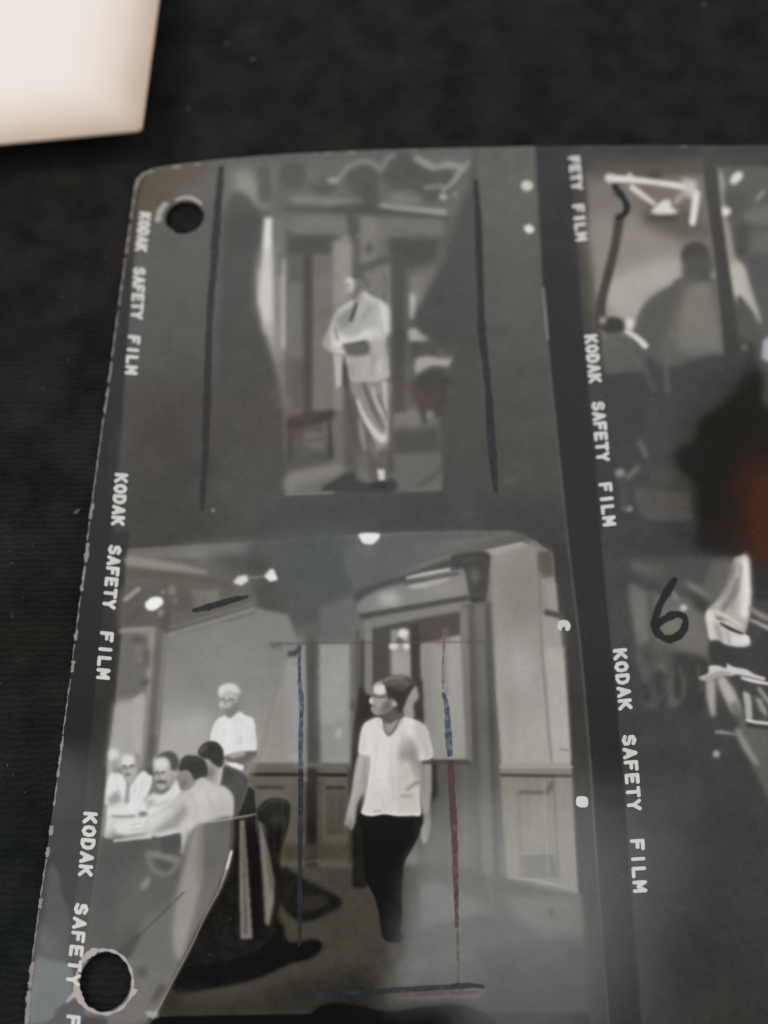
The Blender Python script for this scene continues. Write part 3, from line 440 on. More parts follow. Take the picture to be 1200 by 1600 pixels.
P([(215, 1470), (256, 1410), (270, 1430), (262, 1480), (282, 1500), (270, 1520), (220, 1510)], (88, 92, 86), 6, .8); E(224, 1518, 10, 9, (66, 62, 57), 4, .9); P([(216, 1440), (240, 1420), (250, 1470), (230, 1485)], (96, 93, 88), 5, .7); P([(250, 1560), (262, 1540), (252, 1535), (232, 1570)], (58, 53, 46), 3, .9)
P([(100, 1560), (235, 1545), (232, 1590), (228, 1600), (90, 1640)], (104, 101, 97), 6, .7); P([(120, 1585), (170, 1590), (165, 1640), (115, 1640)], (38, 34, 29), 4)
S([(288, 1394), (262, 1420), (235, 1446), (205, 1474), (186, 1490)], 2.5, (58, 56, 50), 1.1, .9); P([(184, 1484), (206, 1466), (220, 1456), (212, 1478), (205, 1496), (190, 1492)], (56, 53, 47), 3, .9); S([(300, 1388), (272, 1414)], 3, (122, 120, 113), 2, .6)
# walking man
P([(563, 1072), (572, 1084), (580, 1088), (584, 1118), (568, 1132), (560, 1160), (558, 1200), (548, 1250), (551, 1160), (556, 1110)], (60, 54, 48), 2.2); E(553, 1102, 5, 9, (84, 78, 72), 3, .8)
P([(548, 1250), (572, 1240), (574, 1386), (551, 1388)], (56, 51, 45), 2.5); P([(648, 1064), (660, 1062), (663, 1134), (648, 1124)], (68, 64, 58), 2.5)
P([(672, 1186), (682, 1190), (684, 1240), (674, 1260)], (56, 53, 47), 3)
P([(637, 1076), (650, 1072), (654, 1090), (646, 1102), (647, 1122), (628, 1124), (630, 1096)], (152, 150, 143), 2.2)
P([(566, 1272), (660, 1271), (658, 1296), (646, 1322), (633, 1345), (628, 1370), (627, 1400), (628, 1431), (625, 1454), (620, 1470), (604, 1467), (596, 1454), (594, 1434), (586, 1402), (574, 1378), (568, 1345), (566, 1300)], (34, 32, 30), 1.6); S([(612, 1290), (604, 1360), (606, 1440)], 4, (54, 52, 48), 2.5, .7); S([(640, 1290), (622, 1350), (618, 1420)], 3, (52, 50, 47), 2.5, .6); S([(590, 1300), (586, 1370), (600, 1440)], 4, (30, 28, 26), 2.5, .8); P([(602, 1440), (612, 1446), (614, 1462), (604, 1462)], (56, 53, 49), 2, .7)
P([(561, 1180), (576, 1180), (574, 1208), (566, 1238), (558, 1260), (555, 1284), (549, 1297), (544, 1290), (538, 1288), (542, 1272), (550, 1240), (553, 1210)], (156, 153, 148), 1.8); P([(561, 1180), (567, 1184), (560, 1230), (548, 1270), (543, 1270), (552, 1225)], (176, 173, 168), 2.5, .8); P([(570, 1184), (577, 1184), (572, 1214), (566, 1230)], (116, 113, 108), 2.5, .8); S([(548, 1282), (547, 1294)], 2, 120, 1.2, .7)
P([(652, 1186), (671, 1185), (675, 1220), (672, 1260), (672, 1290), (668, 1312), (661, 1318), (657, 1300), (662, 1280), (657, 1240)], (150, 148, 143), 2); P([(654, 1190), (664, 1190), (664, 1240), (659, 1250)], (122, 120, 114), 3, .8); S([(668, 1270), (667, 1305)], 4, (124, 124, 120), 2.5, .7)
P([(588, 1121), (576, 1126), (567, 1134), (562, 1155), (561, 1178), (578, 1182), (576, 1215), (570, 1250), (565, 1270), (580, 1275), (600, 1272), (622, 1275), (645, 1274), (657, 1273), (655, 1240), (656, 1214), (650, 1188), (664, 1188), (676, 1178), (672, 1156), (665, 1136), (645, 1123), (628, 1122), (618, 1140), (607, 1150), (600, 1140), (597, 1124)], (206, 203, 201), 1.4)
P([(640, 1166), (648, 1172), (650, 1186), (628, 1188), (626, 1180)], (138, 135, 129), 3.5, .85); S([(644, 1188), (648, 1202), (652, 1214)], (7, 8, 6), (146, 142, 137), 3, .85); P([(622, 1205), (640, 1200), (648, 1216), (630, 1222)], (178, 174, 169), 6, .7); S([(637, 1232), (646, 1226), (655, 1220)], 4, (138, 135, 129), 2.2, .85); S([(628, 1243), (640, 1243)], 4, (158, 154, 149), 2, .85); S([(582, 1244), (588, 1240)], 3, (172, 169, 165), 1.6, .8)
P([(640, 1222), (654, 1230), (656, 1270), (632, 1270)], (190, 187, 182), 5, .7); S([(585, 1268), (594, 1267)], 3.5, (130, 126, 120), 1.6, .8); S([(604, 1240), (608, 1264)], 6, (190, 187, 183), 3, .6); P([(566, 1140), (590, 1126), (600, 1180), (584, 1240), (572, 1250)], (216, 213, 210), 8, .5); S([(652, 1187), (664, 1186), (676, 1180)], 2.5, (224, 221, 216), 1.2, .8); S([(664, 1184), (674, 1178)], 2, 150, 1.2, .6)
P([(600, 1120), (626, 1120), (617, 1138), (607, 1150), (601, 1140)], (152, 149, 143), 1.8); P([(597, 1112), (628, 1110), (630, 1120), (618, 1126), (607, 1131), (599, 1126)], (96, 92, 86), 1.8); S([(606, 1140), (608, 1148)], 5, 134, 2, .7)
P([(590, 1066), (584, 1078), (582, 1086), (577, 1096), (581, 1101), (580, 1109), (587, 1117), (600, 1115), (614, 1106), (617, 1090), (606, 1066)], (152, 149, 143), 1.4)
P([(600, 1098), (614, 1090), (616, 1104), (602, 1115)], (112, 109, 103), 3.5, .7); E(592, 1076, 8, 8, (212, 209, 203), 2.6); P([(584, 1092), (598, 1090), (604, 1096), (592, 1104), (584, 1102)], (160, 157, 151), 2.2, .8)
E(580, 1095, 3, 4.5, (206, 203, 197), 1.4); E(585, 1109, 4, 5, (146, 143, 137), 2.2, .8); S([(582, 1085), (590, 1086), (604, 1087)], (2, 3, 2), (84, 80, 74), 1.1); S([(582, 1103), (587, 1104)], 2, (104, 100, 95), 1.1, .8)
P([(590, 1068), (597, 1061), (610, 1056), (628, 1055), (642, 1060), (647, 1068), (638, 1080), (620, 1082), (606, 1078), (600, 1070)], (92, 88, 81), 1.8)
P([(604, 1076), (612, 1074), (622, 1078), (634, 1078), (642, 1070), (648, 1070), (642, 1080), (637, 1090), (632, 1102), (627, 1114), (621, 1112), (620, 1102), (617, 1094), (610, 1091), (606, 1086)], (62, 57, 51), 1.7); E(642, 1065, 5, 5, (84, 80, 74), 2.5, .85)
S([(600, 1064), (612, 1059), (630, 1059)], 4, (142, 138, 131), 2, .8); S([(612, 1068), (626, 1065), (638, 1068)], 2.5, (118, 114, 107), 1.6, .7); S([(610, 1074), (626, 1074), (640, 1076)], 3, (60, 56, 50), 1.8, .7); E(593, 1077, 8, 7, (210, 207, 201), 2.6, .9); S([(590, 1070), (600, 1068), (606, 1076), (606, 1086)], 3, (66, 62, 56), 1.5, .75)
E(616, 1100, 5, 4, (170, 167, 161), 1.6); 
# lamp glare spots between exposures, edge printing blobs
P([(562, 834), (592, 834), (590, 844), (580, 851), (568, 849), (563, 842)], (232, 231, 226), 1.5); P([(566, 852), (590, 852), (586, 868), (570, 868)], (120, 121, 118), 6, .5)
P([(815, 286), (824, 282), (832, 287), (830, 296), (821, 298), (815, 293)], (196, 193, 186), 1.6); P([(818, 354), (828, 350), (836, 358), (829, 365), (822, 362)], (226, 223, 217), 1.5)
E(333, 797, 3, 3, (142, 138, 130), 1.5); E(800, 750, 14, 5, (92, 92, 90), 3, .7)
# below the lower exposure
P([(236, 1587), (600, 1584), (918, 1583), (955, 1760), (90, 1760), (232, 1600)], (30, 28, 26), 2, 1, False); P([(228, 1578), (248, 1578), (250, 1588), (234, 1588)], (150, 147, 141), 1.6)
P([(640, 1575), (800, 1560), (918, 1560), (950, 1760), (640, 1760)], (66, 70, 68), 16, .8)
P([(480, 1760), (490, 1582), (610, 1582), (660, 1575), (720, 1572), (760, 1590), (790, 1640), (790, 1760)], (24, 22, 20), 4, .95)  # dark mirror image of a head, painted into the sheet's tone
# wear at the left margin: scuffed emulsion, a lifted flap with its blue-grey sheen painted in, the crack out of the punch hole
P([(40, 1590), (52, 1500), (68, 1420), (74, 1356), (88, 1358), (98, 1400), (110, 1440), (108, 1540), (96, 1600)], (76, 71, 67), 3, .95)
P([(55, 1500), (76, 1498), (112, 1510), (116, 1545), (100, 1570), (84, 1590), (60, 1600), (44, 1592)], (106, 112, 111), 2.5, .95); P([(60, 1450), (92, 1455), (96, 1500), (58, 1496)], (80, 88, 87), 6, .8)
P([(84, 1592), (110, 1565), (124, 1560), (134, 1572), (128, 1600), (100, 1640), (70, 1650)], (72, 71, 73), 2, .95)
S([(128, 1545), (118, 1552), (104, 1566)], (12, 8, 3), (170, 166, 160), 1.4); S([(104, 1566), (86, 1582)], 2, (60, 56, 52), 1, .9)
S([(400, 1272), (385, 1275), (362, 1279), (330, 1284)], (2, 3, 2.5, 2), (176, 172, 164), 1.2, .8); S([(363, 1331), (357, 1352), (345, 1388), (325, 1425), (300, 1478), (282, 1512), (262, 1550), (241, 1590)], (3, 3.5, 2, 1.8, 2, 2.2, 2, 3), (170, 166, 158), .9, .85); S([(363, 1330), (356, 1356)], 4, (212, 208, 200), 1.1, .9)
S([(204, 420), (192, 470), (182, 560)], 2, (70, 68, 66), 1.5, .5); P([(203, 318), (216, 280), (228, 282), (214, 330), (206, 400), (196, 420)], (80, 62, 40), 3, .6)
P([(1060, 560), (1120, 556), (1130, 600), (1050, 620)], (70, 74, 70), 14, .5)
S([(420, 1006), (560, 1004), (770, 1003)], 2, (100, 80, 77), 1.2, .85)
S([(474, 1010), (476, 1100), (477, 1220)], (5, 8, 5), (172, 172, 180), 2, .5); S([(462, 1030), (462, 1200)], 3, (160, 160, 168), 2, .4)
S([(696, 985), (695, 1030), (698, 1084)], 6, (132, 124, 134), 2, .7); S([(716, 1450), (717, 1536)], 6, (126, 106, 102), 1.8, .55); P([(620, 1549), (758, 1545), (752, 1558), (622, 1562)], (118, 94, 92), 2.5, .6)
S([(655, 1275), (700, 1272)], 3, 100, 2, .4); S([(776, 1200), (790, 1390)], 6, (84, 83, 80), 2.5, .6); S([(742, 1200), (770, 1420)], 5, (112, 112, 109), 3, .5)
for k_ in range(9): S([(800+k_*9, 1010), (806+k_*9, 1185)], 3, 150+8*(k_ % 2), 3, .35)
P([(436, 395), (404, 395), (398, 470), (408, 510), (430, 560), (446, 560), (446, 470)], (160, 157, 151), 7, .38); S([(406, 420), (406, 470), (414, 520)], 5, (188, 185, 180), 3, .5)
P([(450, 440), (474, 440), (474, 560), (452, 560)], (126, 123, 117), 4, .6); P([(492, 430), (518, 430), (518, 640), (492, 640)], (124, 120, 114), 4, .6); P([(524, 380), (552, 380), (548, 430), (540, 480), (524, 480)], (150, 147, 141), 5, .7); P([(566, 424), (596, 430), (606, 460), (580, 455)], (128, 125, 118), 3, .8)
S([(570, 458), (580, 466), (594, 474)], 5, (200, 197, 191), 2.5, .7); E(566, 446, 8, 10, (112, 109, 104), 3, .8); P([(576, 425), (600, 428), (602, 460), (590, 462), (582, 450)], (122, 119, 113), 4, .8); S([(530, 486), (550, 472)], 5, (196, 193, 187), 2, .8); P([(606, 595), (612, 640), (612, 700), (618, 740), (606, 740)], (84, 82, 78), 2.5, .7); P([(536, 600), (556, 640), (560, 740), (538, 730)], (78, 77, 74), 4, .6)
# shading of the walking man's shirt and arms
P([(652, 1126), (668, 1140), (674, 1176), (664, 1184), (656, 1160), (648, 1140)], (176, 172, 166), 3, .75); P([(636, 1152), (652, 1162), (653, 1186), (640, 1192), (622, 1186), (624, 1170)], (150, 146, 140), 5, .8); S([(644, 1176), (650, 1200), (655, 1222)], (10, 12, 9), (142, 138, 132), 3.5, .85)
P([(618, 1190), (652, 1200), (656, 1268), (614, 1268), (610, 1220)], (184, 180, 175), 9, .8); P([(568, 1230), (600, 1232), (604, 1270), (568, 1268)], (196, 193, 189), 6, .7); S([(636, 1234), (646, 1226), (656, 1222)], 4, (136, 132, 126), 2, .9); S([(628, 1244), (642, 1244)], 4, (148, 144, 138), 2, .9); S([(566, 1269), (580, 1273), (600, 1270), (622, 1273), (656, 1272)], 2, (226, 223, 218), 1, .8)
E(593, 1077, 10, 9, (204, 201, 195), 3, .7); S([(596, 1066), (590, 1072)], 5, (176, 173, 167), 2, .7)
E(594, 1077, 6, 6, (216, 213, 207), 2.5, .8); S([(604, 1074), (607, 1084), (608, 1092)], 4, (62, 58, 52), 1.5, .8); P([(600, 1096), (612, 1098), (612, 1110), (600, 1115), (592, 1114)], (104, 100, 94), 3, .7); S([(583, 1088), (592, 1090), (602, 1089)], 2, (72, 68, 62), 1, .7)
P([(600, 1456), (612, 1452), (626, 1456), (630, 1466), (622, 1472), (606, 1470), (598, 1464)], (44, 42, 38), 1.8, .9); P([(556, 1290), (566, 1290), (572, 1340), (574, 1384), (560, 1384)], (58, 54, 48), 3, .8)
# lower right exposure: more of the draped cloth and the wall behind
P([(1112, 880), (1146, 876), (1142, 908), (1128, 930), (1110, 944), (1100, 920)], (104, 103, 98), 5, .8); S([(1146, 880), (1142, 905), (1132, 930)], 6, (138, 136, 130), 3, .7); S([(1164, 878), (1167, 920), (1163, 960)], 4, (226, 223, 217), 1.8, .7); S([(1158, 884), (1154, 920), (1142, 950)], 3, (120, 118, 112), 2, .7)
S([(1118, 955), (1140, 966), (1158, 978)], 5, (206, 203, 197), 2, .8); E(1164, 998, 7, 6, (222, 219, 213), 1.8, .9); S([(1108, 972), (1112, 994)], 6, (206, 203, 197), 2.5, .7); S([(1136, 988), (1140, 1004)], 4, (150, 147, 141), 2, .7)
P([(984, 918), (1006, 924), (1012, 1000), (996, 1010)], (112, 111, 105), 4, .8); P([(1030, 955), (1060, 962), (1064, 988), (1036, 988)], (118, 118, 112), 4, .7)
for q_ in ([(1040, 1026), (1034, 1040), (1044, 1052)], [(1000, 1040), (1006, 1060)], [(1050, 1050), (1046, 1080)], [(1062, 1040), (1068, 1080), (1060, 1100)], [(1026, 1060), (1020, 1090)], [(1090, 1040), (1096, 1080)]): S(q_, 4, (98, 97, 93), 2.2, .6)
for q_ in ([(1030, 1052), (1026, 1075)], [(1056, 1060), (1058, 1090)], [(1040, 1090), (1034, 1104)], [(1008, 1070), (1012, 1092)]): S(q_, 7, (54, 54, 51), 3, .7)
S([(1022, 1004), (1022, 1036)], 2, 92, 1.2, .7); S([(1032, 1004), (1032, 1036)], 2, 92, 1.2, .7); P([(992, 874), (1040, 880), (1110, 890), (1105, 905), (1050, 905)], (84, 83, 78), 6, .5)
# fine detail: faces, folds, panel grain
for x, y, k_ in ((200, 1199, 1), (250, 1209, 1)):
    S([(x-7, y-2), (x-3, y-3)], 1.6, 84, .7, .8); S([(x+3, y-3), (x+8, y-3)], 1.6, 84, .7, .8); S([(x-1, y), (x-2, y+6), (x+2, y+7)], 1.5, 128, .8, .7); S([(x-3, y+11), (x+4, y+11)], 1.6, 110, .8, .6)
S([(346, 1092), (351, 1092)], 2, 108, .8, .8); S([(358, 1092), (364, 1093)], 2, 108, .8, .8); S([(353, 1094), (351, 1101), (355, 1102)], 1.6, 142, .9, .7); S([(349, 1109), (358, 1109)], 1.8, 126, .9, .8)
for a_ in ([(350, 1130), (348, 1160)], [(366, 1128), (370, 1165)], [(385, 1130), (388, 1168)]): S(a_, 2.5, (198, 198, 201), 2, .6)
for a_ in ([(300, 1240), (308, 1262), (306, 1282)], [(325, 1236), (332, 1262)], [(345, 1240), (350, 1268)], [(290, 1250), (278, 1268)], [(262, 1274), (244, 1288)]): S(a_, 3, (160, 158, 156), 2.5, .55)
for a_ in ([(212, 1222), (208, 1250)], [(224, 1218), (216, 1248)], [(180, 1214), (186, 1240)], [(272, 1236), (262, 1256)], [(246, 1250), (230, 1262)]): S(a_, 2, (176, 175, 173), 1.5, .6)
S([(318, 1166), (328, 1162), (338, 1166)], 2, (98, 95, 91), 1.5, .6); S([(288, 1188), (300, 1185), (312, 1190)], 2, (94, 91, 88), 1.5, .6); S([(326, 1170), (322, 1184)], 1.6, (88, 85, 81), 1.2, .6)
for a_ in ([(590, 1150), (586, 1190), (582, 1230)], [(612, 1160), (610, 1200), (614, 1250)], [(632, 1140), (628, 1160)], [(646, 1140), (654, 1160), (654, 1176)], [(625, 1190), (636, 1210)], [(598, 1246), (600, 1268)], [(622, 1248), (626, 1270)], [(570, 1150), (568, 1172)]): S(a_, 3, (176, 173, 169), 2.2, .5)
S([(600, 1140), (590, 1130), (592, 1124)], 1.6, (160, 157, 152), 1, .7); S([(612, 1148), (624, 1134), (630, 1124)], 1.6, (160, 157, 152), 1, .7)
for k_ in range(4): S([(541+k_*3.2, 1282), (542+k_*2.8, 1295)], 1.2, 112, .7, .7)
for a_ in ([(528, 494), (522, 520)], [(588, 474), (594, 500), (598, 524)], [(580, 560), (584, 588)], [(560, 562), (562, 590)], [(602, 540), (600, 580)]): S(a_, 2.5, (148, 146, 141), 2, .6)
S([(541, 444), (546, 445)], 2, 110, 1, .7); S([(543, 459), (549, 460)], 1.8, 112, 1, .7); S([(520, 545), (536, 546)], 2, 120, 1.2, .6)
for k_ in range(26):
    x_ = rngp.uniform(200, 880); y_ = rngp.uniform(1000, 1180); v_ = rngp.uniform(-1, 1); S([(x_, y_-rngp.uniform(40, 120)), (x_+2, y_+rngp.uniform(10, 90))], rngp.uniform(2, 9), 122+22*v_, 5, .10)
for k_ in range(16):
    x_ = rngp.uniform(395, 545) if k_ % 2 else rngp.uniform(790, 890); S([(x_, 1216), (x_+3, 1216+rngp.uniform(60, 130))], rngp.uniform(1.5, 4), rngp.uniform(70, 150), 1.5, .16)
for k_ in range(22):
    x_ = rngp.uniform(450, 900); y_ = rngp.uniform(1400, 1570); S([(x_, y_), (x_+rngp.uniform(30, 90), y_-rngp.uniform(0, 20))], rngp.uniform(2, 7), rngp.uniform(60, 116), 3, .16)
S([(724, 960), (726, 1100), (732, 1186)], 1.6, 140, 1, .5); S([(582, 1000), (583, 1080)], 1.6, 100, 1, .6); R(660, 1188, 735, 1194, (78, 75, 70), 1.5, .8); S([(700, 1210), (702, 1380)], 2, 104, 1.5, .5)
S([(850, 1216), (853, 1300), (857, 1372)], 1.6, 150, 1, .5); S([(800, 1225), (806, 1370)], 1.6, 146, 1.2, .5); S([(505, 1240), (506, 1310)], 2, (120, 115, 106), 1.2, .5); S([(400, 1232), (402, 1300)], 2, (126, 121, 111), 1.2, .5)
# dust and pinholes
for k_ in range(70):
    x_, y_ = rngp.uniform(150, 1230), rngp.uniform(240, 1600); E(x_, y_, rngp.uniform(.5, 1.3), rngp.uniform(.5, 1.3), rngp.uniform(110, 190), .6, .55)
# paler highlights, as the paper has them
hi_ = np.clip((canvas-105)/90, 0, 1); canvas += 13*hi_*(1-np.clip((canvas-205)/40, 0, 1))

# ---------------------------------------------------------------- helpers
def link(o, parent=None):
    sc.collection.objects.link(o)
    if parent: o.parent = parent
    return o
def mesh(name, V, Fc, mat, parent=None, smooth=False, uv=None):
    me = bpy.data.meshes.new(name); me.from_pydata([tuple(c*MM for c in v) for v in V], [], Fc); me.update()
    if uv is not None:
        L = me.uv_layers.new(name='UVMap'); idx = np.empty(len(me.loops), np.int32); me.loops.foreach_get('vertex_index', idx)
        L.data.foreach_set('uv', np.asarray(uv, np.float32)[idx].ravel())
    if smooth: me.polygons.foreach_set('use_smooth', [True]*len(me.polygons))
    if mat: me.materials.append(mat)
    return link(bpy.data.objects.new(name, me), parent)
def tag(o, **k):
    for a, b in k.items(): o[a] = b
    return o
def empty(name, loc):
    o = bpy.data.objects.new(name, None); o.empty_display_size = 0.01; sc.collection.objects.link(o); o.location = [c*MM for c in loc]; return o

def material(name, base, rough=0.6, spec=0.5, noise=None, bump=0.0, bscale=3000):
    m = bpy.data.materials.new(name); m.use_nodes = True; nt = m.node_tree; b = nt.nodes['Principled BSDF']
    b.inputs['Base Color'].default_value = (*base, 1); b.inputs['Roughness'].default_value = rough; b.inputs['Specular IOR Level'].default_value = spec
    tcn = nt.nodes.new('ShaderNodeTexCoord')
    if noise:
        sc_, amt, c2 = noise
        n = nt.nodes.new('ShaderNodeTexNoise'); n.inputs['Scale'].default_value = sc_; n.inputs['Detail'].default_value = 5; nt.links.new(tcn.outputs['Object'], n.inputs['Vector'])
        mr = nt.nodes.new('ShaderNodeMapRange'); mr.inputs['From Min'].default_value = .5-amt; mr.inputs['From Max'].default_value = .5+amt; nt.links.new(n.outputs[0], mr.inputs['Value'])
        mx = nt.nodes.new('ShaderNodeMix'); mx.data_type = 'RGBA'; mx.inputs[6].default_value = (*base, 1); mx.inputs[7].default_value = (*c2, 1)
        nt.links.new(mr.outputs[0], mx.inputs[0]); nt.links.new(mx.outputs[2], b.inputs['Base Color'])
    if bump:
        n2 = nt.nodes.new('ShaderNodeTexNoise'); n2.inputs['Scale'].default_value = bscale; n2.inputs['Detail'].default_value = 3; nt.links.new(tcn.outputs['Object'], n2.inputs['Vector'])
        bp = nt.nodes.new('ShaderNodeBump'); bp.inputs['Strength'].default_value = bump; bp.inputs['Distance'].default_value = 0.0001
        nt.links.new(n2.outputs[0], bp.inputs['Height']); nt.links.new(bp.outputs[0], b.inputs['Normal'])
    return m

# ---------------------------------------------------------------- lay the print out in sheet millimetres
TX0, TX1, TY0, TY1, PPM = -60.0, 76.0, -33.0, 104.0, 11
TW, TH = int((TX1-TX0)*PPM), int((TY1-TY0)*PPM)
gX, gY = np.meshgrid(TX0+(np.arange(TW)+.5)/PPM, TY0+(np.arange(TH)+.5)/PPM)
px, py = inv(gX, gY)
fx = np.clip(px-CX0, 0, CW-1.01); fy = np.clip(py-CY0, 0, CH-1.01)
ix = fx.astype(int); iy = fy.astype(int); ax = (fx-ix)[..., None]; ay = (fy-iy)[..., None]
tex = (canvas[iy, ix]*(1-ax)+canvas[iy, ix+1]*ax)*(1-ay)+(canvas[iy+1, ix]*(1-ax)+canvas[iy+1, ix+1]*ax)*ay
# film grain, mottling and a little fading of the print
rg = np.random.default_rng(11)
def mott(s, amp):
    n = rg.normal(size=(TH//s+3, TW//s+3)).astype(np.float32); n = blur1(n, 1.0); n /= n.std()
    yy = np.arange(TH)/s; xx = np.arange(TW)/s; i0 = yy.astype(int); j0 = xx.astype(int); a = (yy-i0)[:, None]; b = (xx-j0)[None]
    return amp*((n[i0][:, j0]*(1-b)+n[i0][:, j0+1]*b)*(1-a)+(n[i0+1][:, j0]*(1-b)+n[i0+1][:, j0+1]*b)*a)
fadeR = np.clip((gX-70)/5, 0, 1)[..., None]; tex = tex*(1-fadeR)+62*fadeR
g = mott(1, 1.1)+mott(3, .9)+mott(9, 1.2)+mott(45, 1.6)+mott(150, 1.6)
tex = tex+g[..., None]; tex[..., 2] += mott(60, 1.2); tex[..., 0] += mott(80, .9)
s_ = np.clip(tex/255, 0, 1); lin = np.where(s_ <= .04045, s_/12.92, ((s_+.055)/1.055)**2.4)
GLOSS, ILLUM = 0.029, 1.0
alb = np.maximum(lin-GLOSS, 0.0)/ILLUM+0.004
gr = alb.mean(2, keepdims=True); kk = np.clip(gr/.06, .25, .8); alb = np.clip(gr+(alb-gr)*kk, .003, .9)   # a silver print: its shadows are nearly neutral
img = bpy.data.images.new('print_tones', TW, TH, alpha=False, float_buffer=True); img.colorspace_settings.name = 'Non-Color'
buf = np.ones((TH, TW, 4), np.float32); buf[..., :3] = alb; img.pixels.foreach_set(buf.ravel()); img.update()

def print_material():
    m = bpy.data.materials.new('glossy_print'); m.use_nodes = True; nt = m.node_tree; b = nt.nodes['Principled BSDF']
    t = nt.nodes.new('ShaderNodeTexImage'); t.image = img; t.extension = 'EXTEND'; nt.links.new(t.outputs[0], b.inputs['Base Color'])
    tcn = nt.nodes.new('ShaderNodeTexCoord')
    n = nt.nodes.new('ShaderNodeTexNoise'); n.inputs['Scale'].default_value = 160; n.inputs['Detail'].default_value = 6; nt.links.new(tcn.outputs['Object'], n.inputs['Vector'])
    mr = nt.nodes.new('ShaderNodeMapRange'); mr.inputs['To Min'].default_value = .03; mr.inputs['To Max'].default_value = .11; nt.links.new(n.outputs[0], mr.inputs['Value']); nt.links.new(mr.outputs[0], b.inputs['Roughness'])
    b.inputs['IOR'].default_value = 1.5
    n2 = nt.nodes.new('ShaderNodeTexNoise'); n2.inputs['Scale'].default_value = 90; n2.inputs['Detail'].default_value = 3; nt.links.new(tcn.outputs['Object'], n2.inputs['Vector'])
    bp = nt.nodes.new('ShaderNodeBump'); bp.inputs['Strength'].default_value = .25; bp.inputs['Distance'].default_value = 0.00012; nt.links.new(n2.outputs[0], bp.inputs['Height']); nt.links.new(bp.outputs[0], b.inputs['Normal'])
    return m
m_print = print_material()
m_text = material('edge_printing', (.66, .66, .65), .25, .5, (700, .25, (.52, .52, .51)))
m_rim = material('torn_paper_fibre', (.30, .275, .26), .8, .2, (900, .2, (.22, .21, .20)), .5, 4000)
def wax(m, lo, hi):
    nt = m.node_tree; b = nt.nodes['Principled BSDF']; tcn = nt.nodes.new('ShaderNodeTexCoord'); n = nt.nodes.new('ShaderNodeTexNoise'); n.inputs['Scale'].default_value = 1500; n.inputs['Detail'].default_value = 4
    nt.links.new(tcn.outputs['Object'], n.inputs['Vector']); mr = nt.nodes.new('ShaderNodeMapRange'); mr.inputs['From Min'].default_value = .35; mr.inputs['From Max'].default_value = .62; mr.inputs['To Min'].default_value = lo; mr.inputs['To Max'].default_value = hi
    nt.links.new(n.outputs[0], mr.inputs['Value']); nt.links.new(mr.outputs[0], b.inputs['Alpha']); return m
m_black_wax = material('black_grease_pencil', (.018, .020, .024), .6, .25, (900, .3, (.04, .043, .05)))
m_six = material('black_marker', (.012, .012, .014), .5, .3)
m_blue = material('blue_grease_pencil', (.026, .036, .072), .6, .25, (700, .22, (.075, .11, .19)))
m_navy = material('dark_blue_grease_pencil', (.006, .010, .018), .6, .2, (500, .25, (.03, .035, .045)))
m_red = material('red_grease_pencil', (.085, .03, .035), .6, .25, (500, .25, (.13, .055, .06)))
m_pink = material('faded_red_grease_pencil', (.16, .115, .11), .6, .25, (500, .25, (.12, .10, .095)))

wax(m_black_wax, .40, .88); wax(m_blue, .30, .85); wax(m_navy, .35, .85); wax(m_red, .35, .8); wax(m_pink, .15, .6); wax(m_six, .75, 1)

